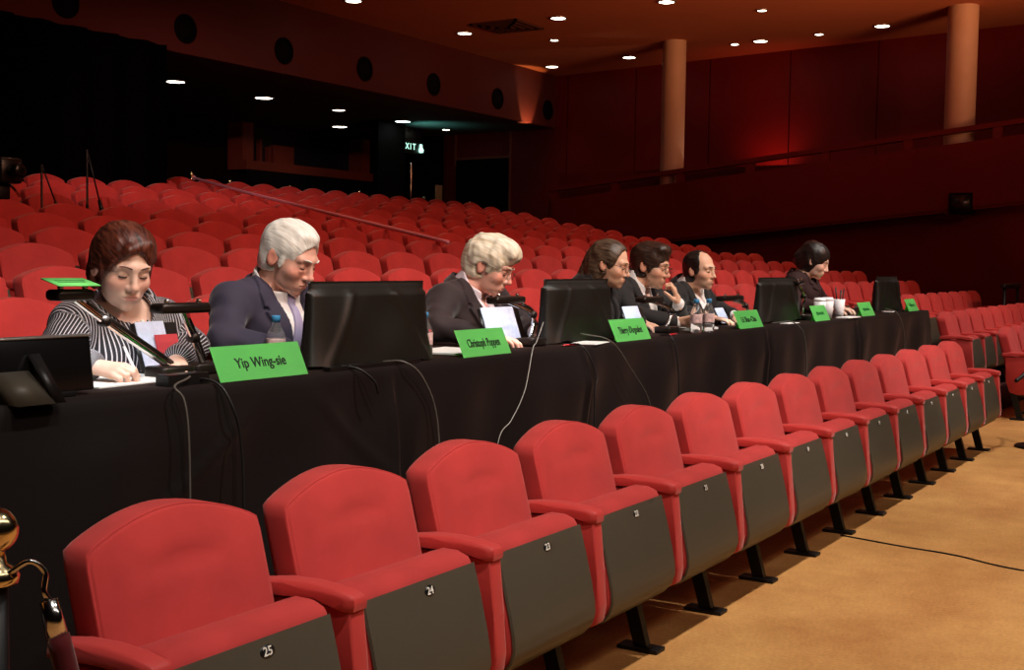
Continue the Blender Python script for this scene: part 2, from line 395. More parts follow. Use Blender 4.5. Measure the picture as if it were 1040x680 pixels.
def arm_mesh():
    prof = [(-.010, .548), (-.012, .560), (-.011, .573), (-.004, .581), (.05, .590), (.12, .594), (.2, .590), (.275, .578), (.28, .552), (.2, .556), (.1, .556), (.02, .548), (.0, .545)]
    return soft_prism(prof, .034, .012)
def post_mesh():
    return PR([(-.004, .55), (-.016, .40), (-.027, .30), (-.02, .25), (.03, .225), (.14, .22), (.2, .24), (.235, .33), (.245, .55)], -.026, .026, bev=.008, seg=2)
def leg_mesh():
    bm = bmesh.new()
    prism(bm, [(.15, .24), (.20, .24), (.135, .012), (.085, .012)], -.016, .016)
    box(bm, -.035, .035, .04, .19, 0, .014, bev=.003); return bm
def far_back(): return back_mesh(layers=5, n=14, crease=True)
MS = {}
def shared(key, fn, m, smooth=True, angle=None):
    if key not in MS:
        o = obj(key, fn(), m, smooth=smooth, angle=angle); MS[key] = o.data; bpy.data.objects.remove(o)
    return MS[key]
def child(name, me, parent, loc=(0, 0, 0)):
    o = bpy.data.objects.new(name, me); o.location = loc; return link(o, parent)
def seat(x, y, z, label, group, detail=True, arms=(-1,), num=None, down=False):
    t = thing('auditorium_seat', label, 'seat', (x, y, z), 0, group)
    child('backrest', shared('seat_backrest' if detail else 'seat_backrest_plain', back_mesh if detail else far_back, m_seat), t)
    if not down:
        p = child('seat_cushion', shared('seat_cushion', lambda: soft_prism(PAN, .232), m_seat, True, 60), t)
        q = child('underside_panel', shared('underside_panel', panel_mesh, m_olive, True, 50), p)
    else:
        p = child('seat_cushion', shared('seat_cushion_down', lambda: soft_prism([(.26, .33), (.27, .40), (.22, .435), (.0, .445), (-.19, .44), (-.225, .42), (-.215, .36), (-.1, .33)], .232), m_seat, True, 60), t)
    for s in arms:
        a = child('armrest', shared('armrest', arm_mesh, m_wood, True, 50), t, (s*.28, 0, 0))
        child('arm_support', shared('arm_support', post_mesh, m_wood, True, 40), t, (s*.28, 0, 0))
        child('leg', shared('seat_leg', leg_mesh, m_blackmetal, False), t, (s*.28, 0, 0))
    if num:
        pt = child('number_plate', shared('number_plate', lambda: LT([(0, .003), (.017, .003), (.019, 0), (0, 0)], mtx=Matrix.Rotation(PI/2, 4, 'X') @ Matrix.Diagonal((1.25, .8, 1, 1)), n=24), m_plate), p, (.02, .0195, .52))
        pt.rotation_euler = (-.27, 0, 0)
        me = text_mesh(str(num), .026); me.transform(Matrix.Translation((0, -.0038, 0)) @ Matrix.Rotation(PI/2, 4, 'X')); obj('numeral', me, m_digit, pt)
    return t
A0 = 1.525
for k in range(14):
    n = 25-k
    seat(A0+.28+.56*k, 1.675, 0, 'red front-row tip-up seat with olive underside, plate number %d' % n, 'front row seats', True, (-1, 1) if k == 13 else (-1,), n)
# the tiers behind the table
ONES = ['', 'first', 'second', 'third', 'fourth', 'fifth', 'sixth', 'seventh', 'eighth', 'ninth', 'tenth', 'eleventh', 'twelfth', 'thirteenth', 'fourteenth', 'fifteenth', 'sixteenth', 'seventeenth', 'eighteenth', 'nineteenth']
def nth(k): return ONES[k] if k < 20 else ('twentieth' if k == 20 else 'twenty-'+ONES[k-20] if k < 30 else 'thirtieth' if k == 30 else 'thirty-'+ONES[k-30])
VIS = {-1: 2.95, 0: 3.51, 1: 4.06, 2: 4.62, 3: 5.17, 4: 5.73, 5: 6.28, 6: 6.84, 7: 7.39, 8: 7.95, 9: 8.5, 10: 9.06}
SKIP = set()
for i in range(-1, 11):
    xe = row_end(i); k = 0; x = xe-.3-(.19 if i % 2 else 0)
    while x > VIS[i]-.25:
        k += 1
        if (i, k) not in SKIP:
            seat(x, arm_y(i), tier_z(i), 'red tip-up seat, %s from the gallery wall in the %s row behind the jurors' % (nth(k), nth(i+2)), 'tiered seats behind the jury table', False, (-1, 1) if k == 1 else (-1,))
        x -= .56
for k in range(9):      # the jurors' own row and the row before it, seen past the table's far end
    x = 17.1-.56*k
    seat(x, arm_y(-2), tier_z(-2), "red seat beyond the table end, %s from the wall in the jurors' own row" % nth(k+1), "seats beyond the table in the jurors' row", False, (-1, 1) if k == 0 else (-1,))
for k in range(10):
    x = 17.0-.56*k
    seat(x, arm_y(-3), tier_z(-3), "red seat beside the far table end, %s from the wall in that row" % nth(k+1), 'seats beside the table end', False, (-1, 1) if k in (0,) else (-1,))
for k in range(4):
    seat(11.74+.56*k, 1.75, 0, 'red front-row seat across the aisle from plate 12, %s from the aisle' % nth(k+1), 'front row seats across the aisle', False, (-1, 1) if k == 3 else (-1,))

# ------------------------------------------------------------------ jury table and its cloth
TZ = .957
TX0, TX1, TY0, TY1 = .9, 10.72, 2.497, 3.12
tb = thing('jury_table', 'long narrow table under black cloth in front of the jurors', 'table', (5.8, 2.8, .113))
obj('tabletop', rel(BX(TX0+.01, TX1-.01, TY0+.01, TY1-.01, TZ-.034, TZ-.005), tb), m_plate, tb, smooth=False)
for x in np.arange(TX0+.1, TX1, 1.57):
    for y, z in ((TY0+.06, .113), (TY1-.05, .2295)):
        obj('leg', rel(TB([(x, y, z), (x, y, TZ-.034)], .014), tb), m_blackmetal, tb)
def cloth():
    bm = bmesh.new(); xs = np.concatenate([np.linspace(TX0, TX1, 640)]); rows = []
    seams = (3.26, 4.6, 6.8, 8.6)
    for x in xs:
        col = []
        path = [('t', TY1+.01, z) for z in np.linspace(.62, TZ-.01, 5)]+[('t', TY1+.004-(TY1-TY0)*u, TZ) for u in np.linspace(0, 1, 7)]+[('f', TY0-.006-.004*s, TZ-.004-s*(TZ-.135)) for s in np.linspace(.012, 1, 34)]
        for kind, y, z in path:
            d = max(0, TZ-z) if kind == 'f' else 0
            a = min(1, d/.15)
            yy = y
            if kind == 'f':
                yy -= a*(.010*math.sin(x*7.3+.9*math.sin(x*2.1)+d*1.5)+.008*math.sin(x*15.1+1.3+d*3)+.012*(math.sin(x*3.1+d*4)**2)+.010*math.sin(d*9+x*4.3)*math.sin(x*1.7))
                yy -= .008*a
                for s in seams: yy -= .022*a*math.exp(-((x-s)/.018)**2)-.02*a*math.exp(-((x-s-.05)/.03)**2)
                yy -= .016*a*math.exp(-(((x-2.3)*.7+(d-.3))/.02)**2)*math.exp(-((x-2.3)/.5)**2)
                yy -= .014*a*math.exp(-(((x-3.05)*-.8+(d-.2))/.018)**2)*math.exp(-((x-3.05)/.3)**2)
            col.append(bm.verts.new((x, yy, z+(.0015*math.sin(x*9)*math.sin(y*30) if kind == 't' else 0))))
        rows.append(col)
    for a, b in zip(rows, rows[1:]):
        for k in range(len(a)-1): bm.faces.new((a[k], b[k], b[k+1], a[k+1]))
    # end panels
    for x, c in ((TX0, rows[0]), (TX1, rows[-1])):
        top = c[5:12]; fr = c[12:]
        low = [bm.verts.new((v.co.x, v.co.y, .24)) for v in top]
        for a, b, la, lb in zip(top, top[1:], low, low[1:]): bm.faces.new((a, b, lb, la))
    return bm
tag(obj('tablecloth', cloth(), m_cloth), 'black cloth draped over the long jury table down to the floor', 'tablecloth')

# ------------------------------------------------------------------ things on the table
def card(x0, x1, y, text, label, faint=False, size=.05, rz=0.):
    t = thing('name_card', label, 'name card', ((x0+x1)/2, y, TZ), rz, 'green name cards')
    wd = x1-x0; h = .098; bm = bmesh.new()
    for s in (0, 1):
        pass
    A = [bm.verts.new(p) for p in ((-wd/2, 0, 0), (wd/2, 0, 0), (wd/2, .045, h), (-wd/2, .045, h))]
    S = [bm.verts.new(p) for p in ((-wd/2+.09, .043, h*.94), (wd/2-.09, .043, h*.94), (wd/2-.09, .06, 0), (-wd/2+.09, .06, 0))]
    bm.faces.new(A); bm.faces.new(S)
    bmesh.ops.solidify(bm, geom=bm.faces[:], thickness=.0012)
    obj('card', bm, m_green, t, smooth=False)
    me = None
    rot = Matrix.Rotation(PI/2-math.atan2(.045, h), 4, 'X')
    T = Matrix.Translation((0, .0225-.0022, h*.47+.001)) @ rot
    if not faint:
        me = text_mesh(text, size); xsn = [v.co.x for v in me.vertices]; wid = max(xsn)-min(xsn)
        me.transform(T @ Matrix.Diagonal((min(1, wd*.72/wid)*.92, 1, 1, 1)))
        obj('lettering', me, m_ink, t)
    else:
        bm = bmesh.new(); x = -wd*.24; k = 0
        while x < wd*.24:
            ww = .008+.01*rng.rand(); hh = .012+.014*rng.rand(); box(bm, x, x+ww*.55, -hh*.45, hh*.55, 0, .0008); x += ww; k += 1
        me = bpy.data.meshes.new('lettering'); bm.to_mesh(me); bm.free(); me.transform(T); obj('lettering', me, m_faint, t)
    return t
card(2.515, 2.885, 2.512, 'Yip Wing-sie', 'large green name card before the navy-suited man, closest to the camera', size=.044)
card(3.73, 4.06, 2.508, 'Christoph Poppen', 'green name card in front of the silver-haired man at his water bottle', size=.046)
card(4.95, 5.31, 2.505, "Thierry d'Argoubet", 'green name card before the man resting hand on chin', size=.046)
card(6.47, 6.84, 2.515, 'L\u00fc Shao-Chia', 'green name card beside the pair of water bottles', size=.046)
card(7.77, 8.08, 2.51, '', 'small green name card with white edge beside the white cups', True)
card(8.84, 9.17, 2.515, '', 'small green name card between white cups and the last covered monitor', True)
card(10.2, 10.52, 2.525, '', 'small green name card at the far table end', True)

def monitor(x0, x1, y, label, yaw=0., h=.268):
    t = thing('covered_monitor', label, 'monitor', ((x0+x1)/2, y, TZ), yaw, 'black covered monitors on the table')
    hw = (x1-x0)/2; bm = bmesh.new(); nx, nz = 46, 26; G = []
    ph = rng.rand(6)*6
    for face in (0, 1):
        g = []
        for j in range(nz+1):
            v = j/nz; row = []
            for i in range(nx+1):
                u = -1+2*i/nx; z = .012+v*h
                W = hw*(1.0+.085*(1-v)**2.0)
                y0 = -.035-.03*(1-v)**1.5 if face == 0 else .03+.02*(1-v)
                e = (1-abs(u)**10)*(1-v**14)
                yy = y0*(.35+.65*e)
                wr = .008*math.sin(3*u+3*v+ph[0])*math.sin(3*v+ph[1])+.0025*math.sin(6*u-5*v+ph[2])
                wr += .012*math.exp(-((u-.75+.5*v)/.06)**2)+.010*math.exp(-((u+.8-.45*v)/.05)**2)
                if v > .86: wr *= .15; yy += .012*(1 if face == 0 else -1)*(v > .88)
                yy -= wr*e*(1 if face == 0 else -1)
                zz = z if v > .08 else z-.01*(1+math.sin(9*u+ph[4]))*(1-v/.08)*.5
                row.append(bm.verts.new((u*W, yy, zz)))
            g.append(row)
        G.append(g)
    for g in G:
        for j in range(nz):
            for i in range(nx): bm.faces.new((g[j][i], g[j][i+1], g[j+1][i+1], g[j+1][i]))
    a, b = G
    for j in range(nz):
        for i in (0, nx): bm.faces.new((a[j][i], a[j+1][i], b[j+1][i], b[j][i]))
    for i in range(nx):
        bm.faces.new((a[nz][i], a[nz][i+1], b[nz][i+1], b[nz][i]))
    obj('cover', bm, m_bag, t)
    obj('stand_base', BX(-hw*.55, hw*.55, -.06, .14, 0, .012, bev=.004), m_plate, t)
    obj('stand_neck', BX(-.03, .03, .0, .03, .01, .16), m_plate, t)
    return t
monitor(3.0, 3.62, 2.615, 'black plastic-covered monitor between the navy-suited man and the silver-haired man')
monitor(4.61, 5.21, 2.69, 'black plastic-covered monitor before the long-haired man in glasses')
monitor(7.2, 7.88, 2.69, 'black plastic-covered monitor past the green card by the two bottles')
monitor(9.98, 10.62, 2.74, 'black plastic-covered monitor at the far end of the table')
t = thing('monitor', 'bare black monitor with pale top edge in front of the woman in stripes', 'monitor', (1.80, 2.56, TZ))
obj('screen_back', PR([(-.012, .012), (.022, .012), (.034, .146), (.006, .148)], -.32, .31, bev=.004), m_screen, t)
obj('top_edge', BX(-.322, .314, .002, .036, .146, .152, bev=.002), m_silver, t)
obj('rear_stand', PR([(-.105, .0), (-.09, 0), (.0, .105), (-.006, .112)], .12, .15), m_blackmetal, t)
obj('rear_foot', PR([(-.105, .0), (.0, .0), (.0, .075)], .02, .12), mat('stand_olive', rgb(58, 50, 38), .6), t)
obj('base', BX(-.25, .25, -.02, .05, 0, .014, bev=.003), m_plate, t)

m_tube = mat('frosted_tube', rgb(225, 232, 245), .4, emit=(.9, .95, 1), estr=1.5)
m_lampbody = mat('lamp_dark_metal', rgb(46, 38, 34), .35, .6)
def lamp(base, knee, head0, head1, label, joints=True, plate=None):
    b = Vector(base); t = thing('desk_lamp', label, 'desk lamp', base, 0, 'reading lamps on the jury table')
    L = lambda p: Vector(p)-b
    obj('base', BX(-.06, .06, -.045, .045, 0, .035, bev=.008), m_lampbody, t)
    mid = (Vector(head0)+Vector(head1))/2
    pts = spline([L(base)+Vector((0, 0, .03)), L(knee), L(mid)+Vector((0, .0, -.004))], 8)
    obj('arm', TB(pts, .0095), m_chrome, t); obj('arm_rod', TB([p+Vector((.012, .004, .012)) for p in pts[:-4]], .0065), m_lampbody, t)
    k = L(knee); obj('joint', LT([(0, -.018), (.014, -.016), (.016, 0), (.014, .016), (0, .018)], c=k, n=14, mtx=Matrix.Rotation(PI/2, 4, 'X')), m_lampbody, t)
    h0, h1 = L(head0), L(head1); d = (h1-h0).normalized()
    hd = obj('lamp_head', BX(-(h1-h0).length/2, (h1-h0).length/2, -.03, .03, -.016, .014, bev=.01), m_lampbody, t)
    hd.location = (h0+h1)/2; hd.rotation_euler = (0, -math.atan2(d.z, d.x), math.atan2(d.y, d.x))
    for sx in (-.35, .3): obj('knob', LT([(0, .012), (.007, .012), (.008, .022), (.005, .026), (0, .026)], c=((h1-h0).length*sx, -.012, 0), n=12), m_chrome, hd)
    obj('tube', BX(-(h1-h0).length*.4, (h1-h0).length*.4, -.018, .018, -.0158, -.0135), m_tube, hd)
    return t
l1 = lamp((2.54, 2.74, TZ), (2.285, 2.72, 1.13), (2.10, 2.70, 1.205), (2.22, 2.70, 1.205), 'long-armed black desk lamp topped by a flat green label before the striped woman')
bm = BX(-.066, .066, -.038, .038, -.0015, .0015); lab = obj('label_plate', bm, m_green, l1); lab.location = Vector((2.153, 2.69, 1.238))-Vector((2.54, 2.74, TZ)); lab.rotation_euler = (.24, 0, 0)
me = text_mesh('-----------', .022); lab2 = bmesh.new()
for r in range(2):
    x = -.045
    while x < .042:
        ww = .003+.006*rng.rand(); box(lab2, x, x+ww, -.008+.014*r, -.002+.014*r, .0015, .0022); x += ww+.002
obj('lettering', lab2, m_faint, lab)
lamp((2.69, 2.76, TZ), (2.62, 2.73, 1.07), (2.45, 2.70, 1.162), (2.64, 2.70, 1.162), 'black desk lamp between the striped woman and the navy-suited man')
lamp((4.46, 2.66, TZ), (4.47, 2.66, 1.09), (4.15, 2.66, 1.155), (4.37, 2.66, 1.155), 'black desk lamp bending over the lit page of the silver-haired man')
lamp((5.80, 2.65, TZ), (5.84, 2.65, 1.07), (5.50, 2.66, 1.132), (5.72, 2.66, 1.132), 'black desk lamp beside the green card, in front of the hand-on-chin man')
lamp((7.10, 2.70, TZ), (7.02, 2.70, 1.07), (6.58, 2.68, 1.120), (6.88, 2.68, 1.120), 'black desk lamp beside the balding man and the third covered monitor')
lamp((7.95, 2.66, TZ), (7.97, 2.66, 1.11), (7.78, 2.66, 1.2), (7.9, 2.66, 1.21), 'desk lamp with pale arm in front of the dark-haired woman')

def document(x, y, wd, h, label, m=m_bpaper, rz=0., lean=.06):
    t = thing('document_stand', label, 'document stand', (x, y, TZ), rz)
    ang = math.atan2(lean, h)
    p = obj('page', BX(-wd/2, wd/2, -.0015, .0015, 0.01, h), m, t, smooth=False); p.rotation_euler = (-ang, 0, 0)
    b = obj('backboard', BX(-wd/2-.012, wd/2+.05, .004, .009, 0, h-.004), m_plate, t); b.rotation_euler = (-ang, 0, 0)
    obj('foot', BX(-wd/2, wd/2, -.03, .12, 0, .008, bev=.002), m_plate, t); return t
document(4.40, 2.74, .25, .17, 'upright bluish page on black stand lit by the lamp of the silver-haired man')
document(5.70, 2.76, .18, .145, 'upright white page under the lamp beside the hand-on-chin man')
document(6.93, 2.78, .13, .11, 'small white page under the lamp next to the balding man')
t = document(2.60, 2.84, .11, .165, 'translucent bluish folder leaning behind the lamp beside the striped woman')
fol = obj('red_seat_reflection', BX(.0, .09, -.004, -.002, 0.0, .12), mat('red_seat_reflection', rgb(196, 62, 70), .6), t, smooth=False); fol.rotation_euler = (-.3, 0, 0)  # red piece stands in for the seat showing and reflecting in the folder

def bottle(x, y, label, h=.165, r=.031, pink=True):
    t = thing('water_bottle', label, 'bottle', (x, y, TZ), 0, 'water bottles')
    k = h/.165
    obj('bottle_body', LT([(0, .003), (r*.9, 0), (r, .008*k), (r, .045*k), (r*.96, .05*k), (r, .055*k), (r, .095*k), (r*.9, .11*k), (r*.55, .132*k), (r*.4, .142*k), (r*.4, .152*k), (0, .152*k)], n=28), m_pet, t)
    obj('cap', LT([(0, .146*k), (r*.46, .146*k), (r*.48, .164*k), (r*.42, .167*k), (0, .167*k)], n=20), m_blue, t)
    obj('label_band', LT([(r*1.01, .05*k), (r*1.015, .052*k), (r*1.015, .09*k), (r*1.01, .092*k)], n=28), m_label, t)
    return t
m_pet = mat('clear_plastic', (1, 1, 1), .06, trans=.93, ior=1.14, spec=1.)
m_label = mat('bottle_label', rgb(226, 192, 190), .35, var=.35, vscale=60)
bottle(3.625, 2.61, 'clear water bottle with blue cap beside the large covered monitor', .165)
bottle(3.01, 2.76, 'clear water bottle with blue cap behind the large green card', .165)
bottle(5.93, 2.545, 'blue-capped water bottle, first of the pair before the balding man', .172)
bottle(6.07, 2.535, 'blue-capped water bottle of the pair, the one by the green card', .172)
m_cup = mat('white_cup', rgb(240, 240, 244), .5)
for x, y, l in ((8.19, 2.62, 'white paper cup closest to the white-edged green card'), (8.36, 2.62, 'second white paper cup in front of the dark-haired woman'), (8.62, 2.62, 'white pen tumbler holding dark pens at the far table')):
    t = thing('paper_cup' if 'pen' not in l else 'pen_tumbler', l, 'cup', (x, y, TZ))
    obj('body', LT([(0, 0), (.031, 0), (.042, .125), (.039, .125), (.029, .006), (0, .006)], n=24), m_cup, t)
    if 'pens' in l:
        for a in range(5):
            obj('pen', TB([(.0+.01*math.cos(a*1.3), .01*math.sin(a*1.3), .02), (.05*math.cos(a*1.3), .03*math.sin(a*1.3), .19+.01*(a % 3))], .004, n=8), m_plate, t)
    else:
        obj('lid', LT([(.043, .121), (.044, .129), (.039, .133), (.034, .142), (0, .144)], n=24), m_cup, t)
t = tag(obj('saucer', LT([(0, 0), (.03, 0), (.05, .012), (.045, .014), (0, .006)], n=24), m_cup, loc=(9.66, 2.55, TZ+.001)), 'small white round dish before the last covered monitor', 'dish')
def sheet(x, y, wd, dp, rz, label, n=1, m=m_paper, name='paper_sheet', cat='paper', th=.0018):
    o = obj(name, BX(-wd/2, wd/2, -dp/2, dp/2, 0, th), m, None, (x, y, TZ+.0008), smooth=False); o.rotation_euler = (0, 0, rz); return tag(o, label, cat)
sheet(2.36, 2.80, .36, .30, .10, 'white writing paper under the pen hand of the striped woman', th=.004)
sheet(3.95, 2.72, .30, .22, .1, 'white papers on the table before the silver-haired man', th=.006)
sheet(4.80, 2.56, .21, .12, .2, 'white paper lying at the foot of the second covered monitor', th=.003)
sheet(5.10, 2.58, .1, .1, .0, 'white paper sticking out behind the third large green card', th=.02) if False else None
sheet(6.25, 2.72, .28, .2, -.1, 'pale papers behind the pair of water bottles', th=.012)
sheet(7.35, 2.535, .22, .05, 0, 'white paper strip in front of the third covered monitor', th=.004)
sheet(8.55, 2.53, .30, .09, 0, 'white napkin lying before the paper cups', th=.006)
sheet(3.22, 2.52, .48, .03, 0, 'dark closed folder lying along the cloth edge under the large covered monitor', m=m_plate, name='folder', cat='folder', th=.012)
sheet(2.42, 2.56, .15, .05, 0, 'black flat box at the foot of the long lamp arm', m=m_plate, name='control_box', cat='box', th=.03)
def pen(p, q, m, label, name='pen'):
    c = (Vector(p)+Vector(q))/2; t = thing(name, label, 'pen', c); d = Vector(q)-Vector(p); e = d.normalized()
    obj('barrel', TB([Vector(p)-c+e*.012, Vector(q)-c], .0042, n=10), m, t); obj('tip', TB([Vector(p)-c, Vector(p)-c+e*.012], [.0008, .004], n=10), m_chrome, t)
m_redpen = mat('red_pen', rgb(190, 40, 50), .4)
pen((4.50, 2.535, TZ+.006), (4.64, 2.53, TZ+.006), m_redpen, 'red pen lying on the table near the second covered monitor')
pen((5.56, 2.53, TZ+.006), (5.70, 2.55, TZ+.006), m_redpen, 'red pen lying beside the lamp base at the hand-on-chin man')

def cable(pts, r, m, label, cat='cable'):
    P = spline(pts, 10); o = obj('cable', TB([p-Vector(pts[0]) for p in P], r, n=8), m, None, pts[0]); return tag(o, label, cat, 'cables hanging down the tablecloth')
FYc = 2.448
cable([(2.50, 2.60, .985), (2.40, 2.52, .978), (2.31, 2.475, .965), (2.318, FYc, .93), (2.325, FYc-.01, .83), (2.33, FYc-.01, .6), (2.33, FYc-.01, .3)], .0032, m_gcable, 'grey cable hanging below the long-armed lamp, first from the stanchion')
cable([(2.44, 2.60, .965), (2.475, 2.50, .966), (2.495, FYc, .90), (2.525, FYc-.01, .76), (2.53, FYc-.015, .4)], .004, m_rubber, 'black cable hanging beside the large green card')
cable([(3.06, 2.53, .97), (3.09, 2.478, .96), (3.13, FYc, .92), (3.15, FYc, .88)], .004, m_rubber, 'short dark cable end looping over the edge below the large monitor')
cable([(3.30, 2.56, .966), (3.33, 2.478, .968), (3.40, FYc, .906), (3.47, FYc-.01, .75), (3.49, FYc-.015, .4)], .0036, m_gcable, 'thick grey cable falling from the large monitor by the bottle')
cable([(4.46, 2.60, 1.06), (4.27, 2.52, .99), (4.157, 2.47, .968), (4.05, FYc-.01, .82), (3.94, FYc-.02, .717), (3.85, FYc-.02, .65), (3.8, FYc-.02, .4)], .0015, m_wcable, 'thin white cable slanting down from the lamp of the silver-haired man')
cable([(4.56, 2.56, .966), (4.578, 2.475, .957), (4.615, FYc-.02, .84), (4.595, FYc-.025, .75), (4.59, FYc-.03, .4)], .0035, m_rubber, 'black cable along the seam under the second covered monitor')
cable([(4.78, 2.60, 1.0), (4.84, 2.478, .968), (4.97, FYc-.01, .836), (5.15, FYc-.02, .664), (5.22, FYc-.02, .4)], .0026, m_gcable, 'grey cable slanting down from the second covered monitor')
cable([(5.50, 2.55, .966), (5.477, 2.47, .95), (5.484, FYc-.01, .778), (5.48, FYc-.02, .4)], .0035, m_rubber, 'black cable hanging under the hand-on-chin man')
cable([(7.15, 2.58, .966), (7.264, 2.475, .966), (7.368, FYc-.01, .829), (7.38, FYc-.02, .4)], .0035, m_gcable, 'grey cable hanging under the third covered monitor')
cable([(9.6, 2.56, .99), (9.64, 2.475, .96), (9.72, FYc-.01, .79), (9.72, FYc-.02, .4)], .0035, m_gcable, 'grey cable hanging under the last covered monitor')
o = obj('floor_cable', TB([p-Vector((5.9, 1.75, .003)) for p in spline([(5.93, 1.76, .004), (5.86, 1.45, .004), (5.82, 1.2, .004), (5.70, .9, .004), (5.70, .4, .004), (5.8, -.3, .004)], 10)], .0035, n=8), m_rubber, None, (5.9, 1.75, .003)); tag(o, 'thin black cable lying across the tan floor', 'cable')

# ------------------------------------------------------------------ stanchions, ropes, ribbon, stands
def stanchion(x, y, z, label, m_top, h=.92, group=None, base_m=None, ball=.034):
    t = thing('stanchion_post', label, 'stanchion', (x, y, z), 0, group); bm_ = base_m or m_top
    obj('base', LT([(0, 0), (.15, 0), (.155, .012), (.14, .022), (.04, .04), (.02, .06), (0, .06)], n=28), bm_, t)
    obj('pole', LT([(.0195, .05), (.0195, h-.1), (0, h-.1)], n=18), bm_, t)
    obj('collar', LT([(.0, h-.115), (.034, h-.11), (.036, h-.1), (.03, h-.088), (.018, h-.08), (.014, h-.06), (0, h-.06)], n=22), m_top, t)
    obj('finial', LT([(0, h-.062), (.012, h-.06)]+[(ball*math.sin(a), h-.03-ball*math.cos(a)+ball*.0) for a in np.linspace(.5, PI, 12)], n=24), m_top, t)
    return t
st = stanchion(1.155, 1.62, 0, 'brass ball-topped stanchion with black pole at the end of the front row', m_brass, .925, None, m_blackmetal, .035)
rp = thing('velvet_rope', 'dark red velvet rope with chrome hook hanging from the brass stanchion', 'rope', (1.18, 1.58, .835))
obj('hook', TB(spline([(-.02, .01, .0), (.0, -.01, .015), (.018, -.02, -.005), (.012, -.025, -.03), (.018, -.028, -.045)], 6), .0045), m_chrome, rp)
rt = Matrix.Rotation(math.radians(200), 4, 'Y')
obj('ferrule', TB([(.018, -.028, -.045), (.026, -.038, -.105)], [.013, .017], n=16), m_chrome, rp)
obj('rope_body', TB(spline([(.026, -.038, -.10), (.05, -.075, -.26), (.10, -.14, -.45), (.22, -.30, -.62), (.42, -.55, -.70)], 8), .0175, n=14), m_velvet, rp)
t = thing('handrail', 'short black handrail on posts at the far right, above the wing seats'.replace('at the far right, above', 'at the far end of'), 'handrail', (16.9, 2.9, tier_z(-2)))
obj('rail', BX(-.62, .5, -.03, .03, .84, .9, bev=.012), m_blackmetal, t)
for x in (-.5, .4): obj('post', LT([(.02, 0), (.02, .85), (0, .85)], c=(x, 0, 0), n=12), m_blackmetal, t)
st2 = stanchion(9.75, 1.46, 0, 'black stanchion on round black base at the aisle', m_blackmetal, .95)
rp2 = thing('black_rope', 'black rope sagging from the aisle stanchion to the front row end seat', 'rope', (9.75, 1.46, .86))
obj('rope_body', TB(spline([(0, 0, 0), (-.16, .02, -.17), (-.30, .05, -.29), (-.42, .09, -.34)], 8), .014, n=12), m_rubber, rp2)
obj('clip', TB([(.0, 0, 0), (.02, 0, .0)], .02, n=12), m_blackmetal, rp2)
BP = [(12.96, 13.53, 'brass-topped post where the pink ribbon is tied, behind the last row'), (14.41, 14.2, 'brass-topped post behind the last row, second from the pink ribbon post'),
      (15.81, 14.2, 'brass-topped post behind the last row below the control booth sill'), (17.67, 14.2, 'brass-topped post behind the last row beneath the soffit light'),
      (19.68, 14.2, 'brass-topped post behind the last row beside the notice panel'), (21.2, 14.15, 'brass-topped post behind the last row before the dark doorway')]
zr = tier_z(10)
for k, (x, y, l) in enumerate(BP): stanchion(x, y, zr, l, m_brass, .92, 'brass posts behind the last row', m_blackmetal, .03)
m_rib = mat('pink_ribbon', rgb(240, 150, 165), .5)
rib = thing('cordon_ribbon', 'long pink ribbon stretched diagonally down over the tiered seats', 'ribbon', (12.978, 13.5, 2.462))
P0 = Vector((12.978, 13.5, 2.462))
pts = spline([P0, (11.483, 11.2, 2.165), (10.128, 8.6, 1.806), (9.241, 6.4, 1.478)], 20); bm = TB([p-P0 for p in pts], .019, n=8)
obj('band', bm, m_rib, rib)
obj('knot', LT([(0, -.04), (.02, -.03), (.028, 0), (.02, .03), (0, .04)], n=12), m_rib, rib)
def micstand(x, y, z, h, boom, label):
    t = thing('microphone_stand', label, 'microphone stand', (x, y, z))
    for a in range(3): obj('leg', TB([(0, 0, .12), (.2*math.cos(a*2.09+.3), .13*math.sin(a*2.09+.3), .01)], .008), m_blackmetal, t)
    obj('pole', LT([(.013, .08), (.013, h*.6), (.009, h*.6), (.009, h), (0, h)], n=12), m_blackmetal, t)
    obj('boom', TB([(0, 0, h), boom], .007), m_blackmetal, t)
    d = Vector(boom)-Vector((0, 0, h)); e = d.normalized()
    obj('microphone', TB([Vector(boom), Vector(boom)+e*.08, Vector(boom)+e*.14], [.014, .02, .012], n=14), m_plate, t)
micstand(7.07, 8.62, tier_z(5), 1.16, (.10, -.03, .74), 'black microphone stand with drooping boom among the rear seats')
micstand(6.60, 8.60, tier_z(5), 1.0, (.1, -.04, .70), 'black slanted microphone stand nearer the camera tripod')
t = thing('camera_tripod', 'black video camera on a tripod among the seats beside the curtain', 'video camera', (6.22, 8.62, tier_z(5)))
for a in range(3): obj('leg', TB([(0, 0, .72), (.2*math.cos(a*2.09), .13*math.sin(a*2.09), .01)], [.018, .012]), m_blackmetal, t)
obj('head', BX(-.06, .06, -.06, .06, .70, .82, bev=.01), m_blackmetal, t); obj('camera_body', BX(-.10, .10, -.16, .16, .82, 1.02, bev=.02), m_plate, t)
obj('lens', LT([(0, 0), (.05, 0), (.055, .1), (.04, .11), (0, .105)], c=(0, -.16, .92), mtx=Matrix.Rotation(PI/2, 4, 'X'), n=20), m_screen, t)
obj('side_handle', TB([(.1, .0, .82), (.26, .1, .74)], .012), m_chrome, t)
t = thing('equipment_rack', 'black equipment rack with a few faint lights beneath the masking curtain', 'equipment rack', (7.2, 11.55, tier_z(8)))
obj('cabinet', BX(-1.0, .5, -.15, .3, 0, 1.25, bev=.02), m_black, t)
for k in range(6): obj('indicator', BX(-.9+.25*k, -.87+.25*k, -.156, -.148, .72+.09*(k % 3), .735+.09*(k % 3)), mat('indicator_%d' % k, rgb(180, 120, 90), .4), t)
